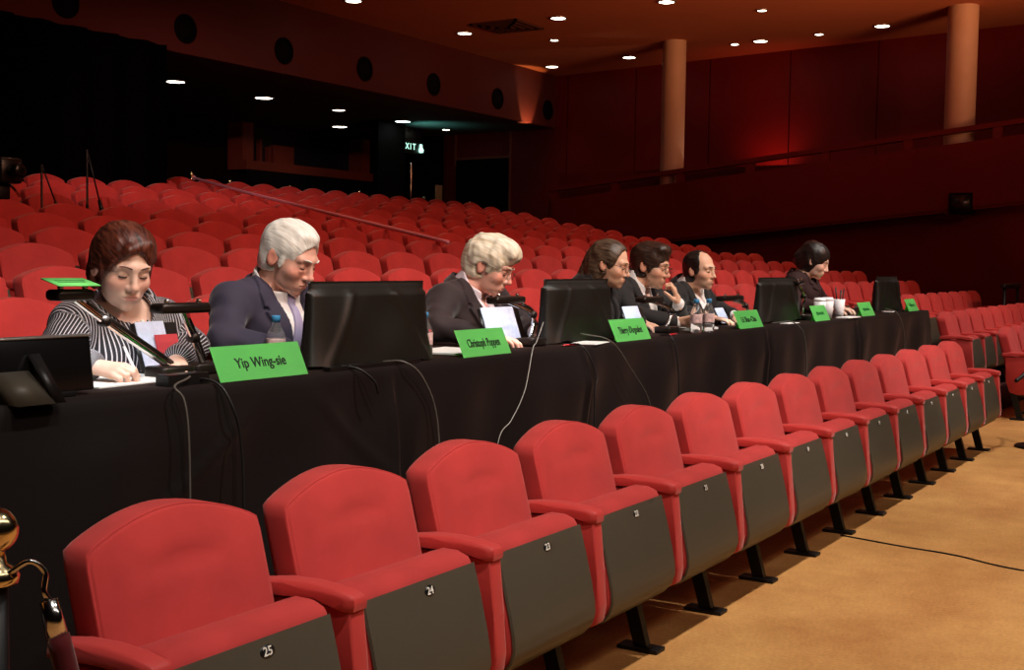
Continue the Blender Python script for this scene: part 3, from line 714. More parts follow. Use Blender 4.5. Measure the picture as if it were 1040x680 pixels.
# ------------------------------------------------------------------ people: implicit surfaces meshed as one continuous body
def smin(a, b, k):
    h = np.clip(.5+.5*(b-a)/k, 0, 1); return b*(1-h)+a*h-k*h*(1-h)
def smax(a, b, k): return -smin(-a, -b, k)
def ell(p, c, r):
    q = (p-np.array(c, np.float32)); r = np.array(r, np.float32)
    k0 = np.sqrt(((q/r)**2).sum(-1)); k1 = np.sqrt(((q/(r*r))**2).sum(-1))+1e-9
    return k0*(k0-1)/k1
def cap(p, a, b, r1, r2=None):
    a = np.array(a, np.float32); b = np.array(b, np.float32); r2 = r1 if r2 is None else r2
    ba = b-a; h = np.clip(((p-a)@ba)/max(1e-9, float(ba@ba)), 0, 1)
    return np.sqrt(((p-a-h[..., None]*ba)**2).sum(-1))-(r1+(r2-r1)*h)
class Vol:
    def __init__(s, lo, hi, h):
        s.h = h; s.lo = np.array(lo, np.float32); n = np.ceil((np.array(hi)-s.lo)/h).astype(int)+1
        s.ax = [s.lo[i]+h*np.arange(n[i], dtype=np.float32) for i in range(3)]
        s.f = np.full(n, 1., np.float32)
    def region(s, lo, hi):
        sl = []
        for i in range(3):
            a = int(np.clip(np.floor((lo[i]-s.lo[i])/s.h), 0, s.f.shape[i]-1)); b = int(np.clip(np.ceil((hi[i]-s.lo[i])/s.h)+1, 1, s.f.shape[i])); sl.append(slice(a, max(b, a+1)))
        P = np.stack(np.meshgrid(*[s.ax[i][sl[i]] for i in range(3)], indexing='ij'), -1)
        return tuple(sl), P
    def put(s, fn, lo, hi, k=.01, mode='u'):
        sl, P = s.region(lo, hi); d = fn(P).astype(np.float32)
        if mode == 'u': s.f[sl] = smin(s.f[sl], d, k)
        else: s.f[sl] = smax(s.f[sl], -d, k)
    def cap(s, a, b, r1, r2=None, k=.01):
        m = max(r1, r2 or r1)+.05; a = np.array(a); b = np.array(b)
        s.put(lambda P: cap(P, a, b, r1, r2), np.minimum(a, b)-m, np.maximum(a, b)+m, k)
    def mesh(s, name, origin):
        f = s.f; S = f < 0; n = np.array(f.shape)
        c = np.zeros(n-1, np.int8)
        for dx in (0, 1):
            for dy in (0, 1):
                for dz in (0, 1): c += S[dx:n[0]-1+dx, dy:n[1]-1+dy, dz:n[2]-1+dz]
        act = (c > 0) & (c < 8); idx = np.full(n-1, -1, np.int64); cells = np.argwhere(act); idx[act] = np.arange(len(cells))
        acc = np.zeros((len(cells), 3)); cnt = np.zeros(len(cells))
        for ax in range(3):
            o1, o2 = [i for i in range(3) if i != ax]
            for a in (0, 1):
                for b in (0, 1):
                    off = np.zeros(3, int); off[o1] = a; off[o2] = b; p0 = cells+off; p1 = p0.copy(); p1[:, ax] += 1
                    f0 = f[tuple(p0.T)]; f1 = f[tuple(p1.T)]; cr = (f0 < 0) != (f1 < 0)
                    t = np.where(cr, f0/(f0-f1+1e-12), 0); pt = p0.astype(float); pt[:, ax] += t
                    acc[cr] += pt[cr]; cnt[cr] += 1
        V = s.lo+s.h*acc/cnt[:, None]
        quads = []
        for ax in range(3):
            o1, o2 = [i for i in range(3) if i != ax]
            sl0 = [slice(None)]*3; sl1 = [slice(None)]*3; sl0[ax] = slice(0, -1); sl1[ax] = slice(1, None)
            cr = S[tuple(sl0)] != S[tuple(sl1)]; e = np.argwhere(cr)
            e = e[(e[:, o1] > 0) & (e[:, o2] > 0) & (e[:, o1] < n[o1]-1) & (e[:, o2] < n[o2]-1)]
            def g(a, b):
                q = e.copy(); q[:, o1] -= a; q[:, o2] -= b; return idx[tuple(q.T)]
            Qd = np.stack([g(0, 0), g(1, 0), g(1, 1), g(0, 1)], 1); flip = S[tuple(e.T)]
            if ax == 1: flip = ~flip
            Qd[~flip] = Qd[~flip][:, ::-1]; quads.append(Qd)
        quads = np.concatenate(quads); quads = quads[(quads >= 0).all(1)]
        me = bpy.data.meshes.new(name); me.vertices.add(len(V)); me.vertices.foreach_set('co', (V-np.array(origin)).astype(np.float32).ravel())
        me.loops.add(quads.size); me.loops.foreach_set('vertex_index', quads.astype(np.int32).ravel())
        me.polygons.add(len(quads)); me.polygons.foreach_set('loop_start', np.arange(0, quads.size, 4, dtype=np.int32))
        me.polygons.foreach_set('loop_total', np.full(len(quads), 4, np.int32))
        me.update(calc_edges=True); me.validate(); shade(me)
        return me, V

def mat_skin(name, base, lip, rough=.45):
    m = mat(name, base, rough, spec=.4, bump=.05, bscale=500); nt = m.node_tree; b = nt.nodes['Principled BSDF']
    b.inputs['Subsurface Weight'].default_value = .12; b.inputs['Subsurface Radius'].default_value = (.012, .005, .003); b.inputs['Subsurface Scale'].default_value = .6
    at = nt.nodes.new('ShaderNodeAttribute'); at.attribute_name = 'feature'
    sp = nt.nodes.new('ShaderNodeSeparateColor'); nt.links.new(at.outputs['Color'], sp.inputs['Color'])
    m1 = nt.nodes.new('ShaderNodeMixRGB'); m1.inputs[1].default_value = (*base, 1); m1.inputs[2].default_value = (*lip, 1); nt.links.new(sp.outputs['Red'], m1.inputs[0])
    m2 = nt.nodes.new('ShaderNodeMixRGB'); m2.inputs[2].default_value = (*[c*.55 for c in base], 1); nt.links.new(sp.outputs['Green'], m2.inputs[0]); nt.links.new(m1.outputs[0], m2.inputs[1])
    m3 = nt.nodes.new('ShaderNodeMixRGB'); m3.inputs[2].default_value = (base[0]*1.0, base[1]*.72, base[2]*.68, 1); nt.links.new(sp.outputs['Blue'], m3.inputs[0]); nt.links.new(m2.outputs[0], m3.inputs[1])
    nt.links.new(m3.outputs[0], b.inputs['Base Color']); return m
def mat_hair(name, c, c2, rough=.42, scale=55):
    m = mat(name, c, rough, spec=.5); nt = m.node_tree; b = nt.nodes['Principled BSDF']; tc = nt.nodes.new('ShaderNodeTexCoord')
    at = nt.nodes.new('ShaderNodeAttribute'); at.attribute_name = 'strand'
    n = nt.nodes.new('ShaderNodeTexNoise'); n.inputs['Scale'].default_value = scale; n.inputs['Detail'].default_value = 4
    r = nt.nodes.new('ShaderNodeValToRGB'); r.color_ramp.elements[0].position = .32; r.color_ramp.elements[1].position = .68; r.color_ramp.elements[0].color = (*c, 1); r.color_ramp.elements[1].color = (*c2, 1)
    nt.links.new(at.outputs['Vector'], n.inputs['Vector']); nt.links.new(n.outputs['Fac'], r.inputs['Fac']); nt.links.new(r.outputs['Color'], b.inputs['Base Color'])
    bp = nt.nodes.new('ShaderNodeBump'); bp.inputs['Strength'].default_value = .55; bp.inputs['Distance'].default_value = .004
    nt.links.new(n.outputs['Fac'], bp.inputs['Height']); nt.links.new(bp.outputs['Normal'], b.inputs['Normal']); return m
def vattr(me, name, arr, kind='FLOAT_COLOR'):
    a = me.attributes.new(name, kind, 'POINT')
    if kind == 'FLOAT_COLOR': a.data.foreach_set('color', np.concatenate([arr, np.ones((len(arr), 1))], 1).astype(np.float32).ravel())
    elif kind == 'FLOAT_VECTOR': a.data.foreach_set('vector', arr.astype(np.float32).ravel())
    else: a.data.foreach_set('value', arr.astype(np.float32))

def head_sdf(p, o):
    """p in head frame: x to the person's right, y forward, z up; origin between the eyes' level at the skull centre"""
    wf = o.get('wide', 1.); jaw = o.get('jaw', 1.)
    q = p.copy(); ax = np.abs(p[..., 0]); s = np.stack([ax, p[..., 1], p[..., 2]], -1)
    d = ell(p, (0, -.014, .034), (.0765*wf, .099, .083))
    d = smin(d, ell(p, (0, .028, -.03), (.064*wf, .066, .082)), .03)
    d = smin(d, ell(p, (0, .04, -.078), (.05*wf*jaw, .046, .036)), .025)
    d = smin(d, ell(p, (0, .077, -.103), (.019, .014, .014)), .02)
    d = smin(d, cap(s, (.0, .088, .021), (.042, .074, .02), .012), .016)
    d = smin(d, ell(s, (.041*wf, .058, -.033), (.024, .026, .022)), .022)
    d = smax(d, -ell(s, (.031, .101, -.002), (.019, .017, .0145)), .012)
    d = smin(d, ell(s, (.031, .0755, -.002), (.0165, .0135, .0125)), .004)
    d = smin(d, cap(p, (0, .089, .012), (0, .108, -.032), .0078, .0105), .011)
    d = smin(d, ell(p, (0, .109, -.036), (.0125, .0125, .0105)), .008)
    d = smin(d, ell(s, (.0135, .0985, -.041), (.0075, .010, .0075)), .006)
    d = smax(d, -ell(s, (.0062, .108, -.0485), (.004, .006, .003)), .003)
    d = smin(d, ell(p, (0, .083, -.070), (.028, .017, .019)), .014)
    d = smin(d, ell(p, (0, .0965, -.0655), (.0215, .0058, .0048)), .006)
    d = smin(d, ell(p, (0, .0945, -.0752), (.0185, .006, .0054)), .006)
    d = smax(d, -cap(s, (0, .106, -.0705), (.021, .094, -.0712), .0016), .003)
    if o.get('fold'): d = smax(d, -cap(s, (.017, .106, -.044), (.032, .088, -.072), .0022), .006)
    if o.get('bags'): d = smin(d, ell(s, (.031, .087, -.017), (.014, .005, .005)), .008)
    e = ell((s-np.array((.079*wf, -.012, -.012), np.float32)) @ EARROT, (0, 0, 0), (.0085, .019, .031))
    e = smax(e, -ell((s-np.array((.087*wf, -.006, -.010), np.float32)) @ EARROT, (0, 0, 0), (.006, .011, .018)), .005)
    d = smin(d, e, .006)
    return d
a_ = .35; b_ = .18
EARROT = np.array(((math.cos(a_), -math.sin(a_), 0), (math.sin(a_), math.cos(a_), 0), (0, 0, 1)), np.float32) @ np.array(((1, 0, 0), (0, math.cos(b_), -math.sin(b_)), (0, math.sin(b_), math.cos(b_))), np.float32)

def skull(p, t, wf=1.):
    d = ell(p, (0, -.014, .034), (.0765*wf+t, .099+t, .083+t))
    return smin(d, ell(p, (0, -.035, -.03), (.066*wf+t, .062+t, .075+t)), .03)
def wob(p, a, f, ph=0.):
    return a*(np.sin(p[..., 0]*f+ph+1.7*np.sin(p[..., 1]*f*.4))*np.cos(p[..., 2]*f*.6+p[..., 1]*f*.35+ph))
def hair_sdf(p, kind, o):
    wf = o.get('wide', 1.); ax = np.abs(p[..., 0]); s = np.stack([ax, p[..., 1], p[..., 2]], -1); x, y, z = p[..., 0], p[..., 1], p[..., 2]
    if kind == 'bob':       # short side-parted cut with swept fringe
        d = skull(p, .012, wf)
        d = smin(d, ell(p, (-.012, -.01, .066), (.078, .094, .062)), .02)
        d = smin(d, ell(s, (.074*wf, -.012, -.03), (.013, .048, .052)), .02)
        d = smin(d, ell(p, (0, -.075, -.05), (.06, .042, .06)), .03)
        d = smax(d, -ell(p, (.012, .122, -.034), (.074, .088, .122)), .008)
        d = smax(d, -cap(s, (.094, .012, -.03), (.094, .05, -.10), .024), .008)
        d = smin(d, cap(p, (-.040, .062, .088), (.028, .086, .074), .015, .012), .016)
        d = smin(d, cap(p, (.028, .086, .074), (.064, .074, .032), .012, .007), .012)
        d = smin(d, cap(p, (.064, .074, .032), (.076, .058, -.004), .007, .003), .010)
        d = smin(d, cap(p, (-.040, .062, .085), (-.074, .045, .035), .012, .007), .014)
        d = smax(d, -(z+.085), .01)
        d = d+wob(p, .0014, 130)+wob(p, .0008, 260, 1.)
    elif kind == 'shortwhite':
        d = skull(p, .007, wf); d = smin(d, ell(p, (0, .01, .092), (.055, .07, .032)), .02)
        d = smax(d, -ell(p, (0, .132, -.035), (.10, .092, .126)), .006)
        d = smax(d, -cap(s, (.085, -.004, -.03), (.085, .03, -.07), .032), .006)
        d = smax(d, -(z+.062-.25*y), .012)
        d = smin(d, ell(s, (.0715*wf, .022, -.012), (.007, .011, .024)), .006)
        d = d+wob(p, .0012, 150)
    elif kind == 'wavy':
        d = skull(p, .017, wf); d = smin(d, ell(p, (0, .035, .096), (.072, .068, .042)), .02); d = smin(d, ell(p, (.01, .083, .082), (.05, .03, .03)), .02)
        d = smin(d, ell(p, (0, -.085, .0), (.07, .04, .07)), .02)
        d = smax(d, -ell(p, (0, .13, -.055), (.10, .082, .112)), .008)
        d = smax(d, -cap(s, (.092, -.004, -.025), (.092, .04, -.07), .034), .008)
        d = smax(d, -(z+.07-.15*y), .012)
        d = smin(d, ell(s, (.074*wf, .022, -.008), (.009, .013, .024)), .006)
        d = d+wob(p, .0042, 75)+wob(p, .002, 160, .6)
    elif kind == 'longback':
        d = skull(p, .011, wf); d = smin(d, cap(p, (0, -.085, -.01), (0, -.115, -.15), .056, .05), .03)
        d = smin(d, ell(s, (.06, -.055, -.06), (.02, .04, .07)), .02)
        d = smax(d, -ell(p, (0, .135, .0), (.105, .108, .115)), .01)
        d = smax(d, -cap(s, (.09, .0, -.03), (.09, .04, -.08), .03), .006)
        d = d+wob(p, .0018, 140)
    elif kind == 'darkshort':
        d = skull(p, .012, wf); d = smin(d, ell(p, (.008, .04, .095), (.062, .06, .036)), .02)
        d = smax(d, -ell(p, (0, .135, -.05), (.098, .088, .113)), .006)
        d = smax(d, -cap(s, (.086, -.002, -.03), (.086, .04, -.075), .03), .006)
        d = smax(d, -(z+.07-.2*y), .01)
        d = smin(d, ell(s, (.0725*wf, .022, -.015), (.007, .011, .026)), .006)
        d = d+wob(p, .0022, 120)
    elif kind == 'balding':
        d = skull(p, .009, wf)
        d = smax(d, -ell(p, (0, .11, .055), (.085, .125, .12)), .01)
        d = smax(d, -cap(s, (.086, -.002, -.03), (.086, .04, -.075), .03), .006)
        d = smax(d, -(z+.08-.2*y), .01)
        d = smin(d, ell(s, (.072*wf, .015, -.008), (.007, .014, .024)), .006)
        d = d+wob(p, .0016, 140)
    else:                   # 'longdark'
        d = skull(p, .015, wf); d = smin(d, ell(p, (0, -.05, .075), (.06, .06, .055)), .02)
        d = smin(d, ell(p, (0, -.105, -.02), (.06, .045, .065)), .02)
        d = smin(d, cap(p, (-.07, .02, -.02), (-.075, .055, -.17), .026, .03), .02)
        d = smin(d, cap(p, (-.07, .03, .04), (-.075, .02, -.05), .024, .026), .02)
        d = smax(d, -ell(p, (.008, .125, -.05), (.068, .088, .108)), .008)
        d = d+wob(p, .002, 120)
    return d

HF = dict(index=(.074, .0), middle=(.081, .0), ring=(.075, 0), little=(.058, 0))
def hand_parts(wrist, d, nrm, side, curl, spread=.02, thumb=(.35, .5), fc=None, sc=1.):
    """capsules of a hand: d points along the fingers, nrm out of the palm, side towards the thumb"""
    d = Vector(d).normalized(); nrm = Vector(nrm); nrm = (nrm-d*nrm.dot(d)).normalized(); side = Vector(side); side = (side-d*side.dot(d)-nrm*side.dot(nrm)).normalized()
    W = Vector(wrist); out = []
    for k, (ln, off) in enumerate(((.072, .030), (.079, .010), (.073, -.010), (.057, -.029))):
        kn = W+d*(.088-.006*abs(k-1))*sc+side*off*sc*1.02-nrm*(.004*(1.5-abs(k-1.5)))
        out.append(('palm', W+side*off*.62*sc+d*.012, kn, .0125*sc, .0105*sc))
        c = curl[k] if not isinstance(curl, (int, float)) else curl
        ang = .25*c; p = kn; dd = d+side*(off*spread*8)
        for fr, r1, r2, bend in ((.45, .0096, .0088, .9), (.31, .0088, .008, 1.1), (.24, .008, .0066, .8)):
            ang2 = ang; v = (dd*math.cos(ang2)+nrm*math.sin(ang2)).normalized(); q = p+v*ln*fr*sc
            out.append(('finger%d' % k, p, q, r1*sc, r2*sc)); p = q; ang += bend*c
    b = W+side*.024*sc+d*.022*sc+nrm*.006; t1 = b+(side*.75+d*.75+nrm*thumb[0]).normalized()*.042*sc
    t2 = t1+(side*.25+d*1.+nrm*thumb[1]).normalized()*.032*sc; t3 = t2+(side*-.05+d*1.+nrm*thumb[1]*1.2).normalized()*.025*sc
    out += [('palm', W+d*.01, t1, .014*sc, .0125*sc), ('thumb', t1, t2, .0112*sc, .0102*sc), ('thumb', t2, t3, .010*sc, .0078*sc)]
    out.append(('palm', W-d*.02, W+d*.03, .0205*sc, .021*sc))
    return out

def person(o):
    H = Vector(o['head']); psi, phi = o['yaw'], o['pitch']; tilt = o.get('tilt', 0)
    f = Vector((math.sin(psi)*math.cos(phi), -math.cos(psi)*math.cos(phi), -math.sin(phi))); r = Vector((-math.cos(psi), -math.sin(psi), 0)); u = r.cross(f)
    if tilt: r, u = r*math.cos(tilt)+u*math.sin(tilt), u*math.cos(tilt)-r*math.sin(tilt)
    RH = np.array((r, f, u), np.float32)           # rows: head axes in world
    HC = np.array(H, np.float32)
    HS = o.get('hs', 1.)
    toh = lambda P: ((P-HC) @ RH.T)/HS
    wh = lambda p: Vector(HC)+(r*p[0]+f*p[1]+u*p[2])*HS
    sw = o.get('sw', .185); zs = o.get('zs', H.z-.165); nb = Vector((o.get('nx', H.x), H.y+o.get('nback', .12), zs+.055)); ry = o.get('lean', .0)
    by = o.get('bodyyaw', 0.); bx = Vector((math.cos(by), math.sin(by), 0)); bf = Vector((math.sin(by), -math.cos(by), 0))
    hip = Vector((o.get('hx', nb.x), 3.30, .68+.09)); chest = nb+Vector((0, o.get('chestf', -.005), -.15)); 
    SL = {s: nb+bx*(s*sw)+Vector((0, .01, -.055+o.get('drop', 0))) for s in (-1, 1)}
    arms = {}
    for s in (-1, 1):
        a = o['arms'][s]; arms[s] = (SL[s], Vector(a[0]), Vector(a[1]))
    orig = (hip.x, 3.27, .68)
    vh = o.get('vox', .0042)
    def torso(P, g, k=.05):
        Pc = P.copy()
        T0 = np.array(hip, np.float32); T1 = np.array(chest, np.float32)
        ax = bx; q = P-T1; lx = q@np.array(bx, np.float32); lf = q@np.array(bf, np.float32)
        loc = np.stack([lx/1.32, lf, q[..., 2]], -1); a0 = hip-chest
        a0 = (a0.dot(bx)/1.32, a0.dot(bf), a0.z)
        d = cap(loc, a0, (0, 0, 0), .122+g*.9, .112+g*.9)*1.08
        d = smin(d, cap(P, SL[-1]-Vector((0, 0, .012)), SL[1]-Vector((0, 0, .012)), .056+g), k)
        for s in (-1, 1): d = smin(d, cap(P, nb-Vector((0, 0, .005)), SL[s], .052+g*.7, .05+g), .03)
        return d
    def arm(P, s, g, end=0.):
        S0, E, W = arms[s]; We = W+(E-W).normalized()*end
        d = cap(P, S0, E, .052+g, .041+g); return smin(d, cap(P, E, We, .041+g, .028+g*1.1), .02)
    # ---- body
    lo = np.array([min(v.x for v in (SL[-1], SL[1], arms[-1][1], arms[1][1], arms[-1][2], arms[1][2], H))-.16, 2.30, .66]); hi = np.array([max(v.x for v in (SL[-1], SL[1], arms[-1][1], arms[1][1], arms[-1][2], arms[1][2], H))+.16, 3.50, H.z+.16])
    ys = [arms[s][2].y-.22 for s in (-1, 1)]+[H.y-.16]; lo[1] = min(ys)
    V = Vol(lo, hi, vh)
    V.put(lambda P: torso(P, -.012), lo, hi, .01)
    for s in (-1, 1): V.put(lambda P: arm(P, s, -.008), lo, hi, .015)
    nk = o.get('neck', .055)
    V.cap(nb+Vector((0, .015, -.05)), nb+Vector((0, 0, .02)), nk+.003, nk+.001, .02)
    V.cap(nb, wh((0, -.028, -.065)), nk, nk-.003, .018)
    R3 = .17*HS
    V.put(lambda P: head_sdf(toh(P), o)*HS, HC-R3, HC+R3, .018)
    parts = []
    for s in (-1, 1):
        h = o['hands'][s]; hp = hand_parts(arms[s][2], *h[0], **h[1]); parts.append(hp)
        grp = {}
        for nm, a, b, r1, r2 in hp: grp.setdefault(nm, []).append((a, b, r1, r2))
        al = [Vector(q) for g in hp for q in (g[1], g[2])]; mlo = np.array([min(v[i] for v in al) for i in range(3)])-.03; mhi = np.array([max(v[i] for v in al) for i in range(3)])+.03
        def hs(P):
            D = None
            for nm in ['palm', 'finger0', 'finger1', 'finger2', 'finger3', 'thumb']:
                d = None
                for a, b, r1, r2 in grp[nm]:
                    e = cap(P, a, b, r1, r2); d = e if d is None else smin(d, e, .012 if nm == 'palm' else .003)
                D = d if D is None else smin(D, d, .0045)
            return D
        V.put(hs, mlo, mhi, .012)
    me, VV = V.mesh('person', orig)
    L = toh(VV.astype(np.float32)); s_ = np.abs(L[:, 0])
    lip = np.clip(1.0-np.minimum(ell(L, (0, .0985, -.0655), (.0205, .011, .0050)), ell(L, (0, .0965, -.0748), (.0175, .011, .0056)))/.0018-1, 0, 1)*.8
    brow = np.zeros(len(L)); beard = np.zeros(len(L))
    if o.get('beard'):
        dj = np.minimum(ell(L, (0, .06, -.095), (.055, .06, .04)), ell(L, (0, .1, -.056), (.03, .015, .008))); beard = np.clip(1-dj/.01, 0, 1)*o['beard']*(1-lip)
    Lc = np.stack([s_, L[:, 1], L[:, 2]], 1)
    ruddy = np.clip(1-ell(Lc, (.045, .075, -.03), (.02, .03, .016))/.015, 0, 1)*.55+np.clip(1-ell(L, (0, .112, -.036), (.012, .012, .01))/.012, 0, 1)*.4+np.clip(1-ell(Lc, (.082, -.012, -.012), (.01, .02, .03))/.01, 0, 1)*.6
    vattr(me, 'feature', np.stack([lip, beard, np.clip(ruddy*o.get('ruddy', 1.), 0, 1)], 1))
    body = obj('person', me, o['skin'], None, orig)
    tag(body, o['label'], 'person')
    W0 = Vector(orig); loc = lambda p: Vector(p)-W0
    # ---- hair
    HV = Vol((-.13, -.19, -.22), (.13, .14, .16), .0032 if vh < .004 else .0042)
    HV.put(lambda P: hair_sdf(P, o['hair'], o), (-1, -1, -1), (1, 1, 1), .001)
    hm, HVv = HV.mesh('hair', (0, 0, 0))
    ph = np.arctan2(HVv[:, 0]+.02, HVv[:, 2]+.03); rad = np.sqrt(HVv[:, 0]**2+(HVv[:, 2]+.03)**2)
    vattr(hm, 'strand', np.stack([ph*.35, HVv[:, 1]*.35, rad*.6], 1), 'FLOAT_VECTOR')
    hm.transform(Matrix.Translation(loc(H)) @ (Matrix((r, f, u)).transposed().to_4x4()) @ Matrix.Scale(HS, 4))
    obj('hair', hm, o['hairmat'], body)
    # ---- brows, lash lines, glasses
    hp = lambda p: loc(wh(p))
    for s in (-1, 1):
        bw = o.get('browr', .003)
        obj('eyebrow', TB([hp((s*(.014+.034*t), .1005-.018*t*t+.001, .0215+.006*math.sin(t*2.4)-.002*t)) for t in np.linspace(0, 1, 8)], [bw*.8, bw, bw, bw, bw*.9, bw*.75, bw*.5, bw*.25], n=8), o['browmat'], body)
        obj('eyelashes', TB([hp((s*(.031+.0145*t), .0895-.0055*t*t, -.0065-.002*(1-t*t)+o.get('lidup', 0))) for t in np.linspace(-1, 1, 9)], [.0006]+[.0017]*7+[.0006], n=6), m_lash, body)
        if o.get('eyes'):
            obj('eye', LT([(0, 0), (.0052, 0), (.0048, .0018), (0, .0026)], n=14, mtx=(Matrix((r, f, u)).transposed().to_4x4()) @ Matrix.Rotation(-PI/2, 4, 'X') @ Matrix.Diagonal((1.5, .75, 1, 1)), c=hp((s*.031, .0882, -.0045))), m_lash, body)
    if o.get('glasses'):
        gm, gr, lr = o['glasses']; bm = bmesh.new(); g = .112
        for s in (-1, 1):
            tube(bm, [hp((s*.033+lr*math.cos(a)*1.12, g-.006*abs(math.cos(a))*(1 if math.cos(a)*s > 0 else 0), -.006+lr*.82*math.sin(a))) for a in np.linspace(0, 2*PI, 25)], gr, n=6)
            tube(bm, [hp((s*(.033+lr*1.1), g-.006, .0)), hp((s*.076, .085, .004)), hp((s*.082, .02, .006)), hp((s*.083, -.015, .0)), hp((s*.08, -.03, -.018))], gr, n=6)
        tube(bm, [hp((-.033+lr*1.1, g, .002)), hp((0, g+.004, .004)), hp((.033-lr*1.1, g, .002))], gr, n=6)
        obj('eyeglasses', bm, gm, body)
    # ---- clothes
    ch = np.array(chest, np.float32); fb = np.array(bf, np.float32); xb = np.array(bx, np.float32)
    def fr(P):
        q = P-np.array(nb, np.float32); return q@xb, q@fb, q[..., 2]
    clo, chi = lo.copy(), hi.copy(); chi[2] = nb.z+.10; chi[1] = 3.50; clo = clo-.03; chi[0] += .03
    def wrinkle(P, a): return a*(np.sin(P[..., 2]*60+P[..., 0]*35+3*np.sin(P[..., 1]*14))*np.sin(P[..., 1]*38+P[..., 0]*21))
    vc = o.get('cvox', .005)
    vw, vz = o.get('v', (.060, -.34))
    vhalf = lambda z: np.clip(vw*(z-vz)/(.03-vz), -.02, vw*1.3)
    if o.get('shirt') is not None:
        g0 = .004
        C = Vol(clo, chi, vc); C.put(lambda P: torso(P, g0), clo, chi, .001)
        for s in (-1, 1): C.put(lambda P: arm(P, s, .005, .004), clo, chi, .015)
        # collar: flared band round the neck, open at the front
        nv = (wh((0, -.028, -.065))-nb).normalized(); nA = np.array(nv, np.float32); NB = np.array(nb, np.float32)
        def collar(P):
            q = P-NB; t = q@nA; rad = np.sqrt(np.maximum(((q-t[..., None]*nA)**2).sum(-1), 1e-9)); lx, lf, lz = fr(P)
            front = np.clip(lf/.05, 0, 1)
            band = np.abs(rad-(.077-.12*t+.014*front))-.0055
            d = smax(band, t-(.056-.032*front), .004); d = smax(d, -(t+.034+.030*front), .004)
            return smax(d, -(np.abs(lx)-o.get('gap', .012)-.35*np.clip(t+.02, 0, .1))*1.-(lf < 0)*1., .004) if True else d
        C.put(collar, np.array(nb)-.14, np.array(nb)+.14, .006)
        C.put(lambda P: cap(P, nb+Vector((0, .0, -.03)), nb+nv*.09, .069, .064), np.array(nb)-.14, np.array(nb)+.16, .004, 's')
        if o.get('opencollar'):
            def notch(P):
                lx, lf, lz = fr(P); return np.maximum(np.abs(lx)-(.016+.30*np.clip(lz+.085, 0, .2)), np.maximum(-(lf-.02), -(lz+.10)))
            C.put(notch, np.array(nb)-.16, np.array(nb)+.16, .006, 's')
        cm, CV = C.mesh('shirt', orig)
        obj('shirt', cm, o['shirt'], body)
    if o.get('jacket') is not None:
        J = Vol(clo, chi, vc); J.put(lambda P: torso(P, .016)+wrinkle(P, .0022), clo, chi, .001)
        for s in (-1, 1): J.put(lambda P: arm(P, s, .015, .028)+wrinkle(P, .0028), clo, chi, .022)
        NB = np.array(nb, np.float32)
        def lapel(P):
            lx, lf, lz = fr(P); a = np.abs(lx); e = vhalf(lz)
            wl = .012+.052*np.clip((lz-vz)/(-.10-vz), 0, 1)*np.clip((.07-lz)/.09, 0, 1)
            nt = np.where((lz > -.085) & (lz < -.07), .012, 0)
            reg = np.maximum(np.maximum(e-a, a-e-wl+nt), -lf+.01)
            return smax(torso(P, .021)-.0045, reg, .003)
        J.put(lapel, clo, chi, .002)
        def vcut(P):
            lx, lf, lz = fr(P); return np.maximum(np.maximum(np.abs(lx)-vhalf(lz), -(lf-.0)), -(lz-vz))
        J.put(vcut, clo, chi, .004, 's')
        nv = (wh((0, -.028, -.065))-nb).normalized()
        def jcol(P):
            q = P-NB; nA = np.array(nv, np.float32); t = q@nA; rad = np.sqrt(np.maximum(((q-t[..., None]*nA)**2).sum(-1), 1e-9)); lx, lf, lz = fr(P)
            d = np.abs(rad-(.099-.22*t))-.0058; d = smax(d, t-(.010-.03*np.clip(lf/.05, 0, 1)), .004); return smax(smax(d, -(t+.045), .004), lf-.045, .01)
        J.put(jcol, np.array(nb)-.16, np.array(nb)+.16, .006)
        J.put(lambda P: cap(P, nb+Vector((0, 0, -.03)), nb+nv*.1, .092, .086), np.array(nb)-.16, np.array(nb)+.16, .004, 's')
        jm, JV = J.mesh('jacket', orig)
        st = JV[:, 0]-nb.x
        if o.get('stripe'):
            dt = torso(JV.astype(np.float32), .016); st = (JV[:, 0]-nb.x)+.25*(JV[:, 1]-nb.y)
            for s in (-1, 1):
                da = arm(JV.astype(np.float32), s, .015, .028); S0, E, W = arms[s]
                a1 = (E-S0).normalized(); nn = Vector((0, 0, 1)).cross(a1).normalized(); bb = a1.cross(nn)
                q = JV-np.array(S0); c = np.arctan2(q@np.array(nn), q@np.array(bb))*.062
                a2 = (W-E).normalized(); n2 = Vector((0, 0, 1)).cross(a2).normalized(); b2 = a2.cross(n2); q2 = JV-np.array(E); c2 = np.arctan2(q2@np.array(n2), q2@np.array(b2))*.05
                up = cap(JV.astype(np.float32), S0, E, .06, .056) < cap(JV.astype(np.float32), E, W, .056, .04)
                st = np.where(da < dt-.004, np.where(up, c, c2), st)
        vattr(jm, 'stripe', st, 'FLOAT')
        obj(o.get('jname', 'jacket'), jm, o['jacket'], body)
    if o.get('tie'):
        Tv = Vol(np.array(nb)-.45, np.array(nb)+np.array((.3, .3, .05)), .005)
        def tie(P):
            lx, lf, lz = fr(P); wt = np.where(lz > -.045, .016, .013+.026*np.clip((-.045-lz)/.3, 0, 1))
            return smax(np.maximum(torso(P, .010)-.004, np.abs(lx)-wt), np.maximum(lz+.02, -lf), .003)
        Tv.put(tie, Tv.lo, np.array(nb)+.3, .001)
        kc = nb+bf*.084+Vector((0, 0, -.048))
        Tv.put(lambda P: ell(P, kc, (.017, .016, .02)), np.array(kc)-.06, np.array(kc)+.06, .006)
        tm, _ = Tv.mesh('tie', orig); obj('tie', tm, o['tie'], body)
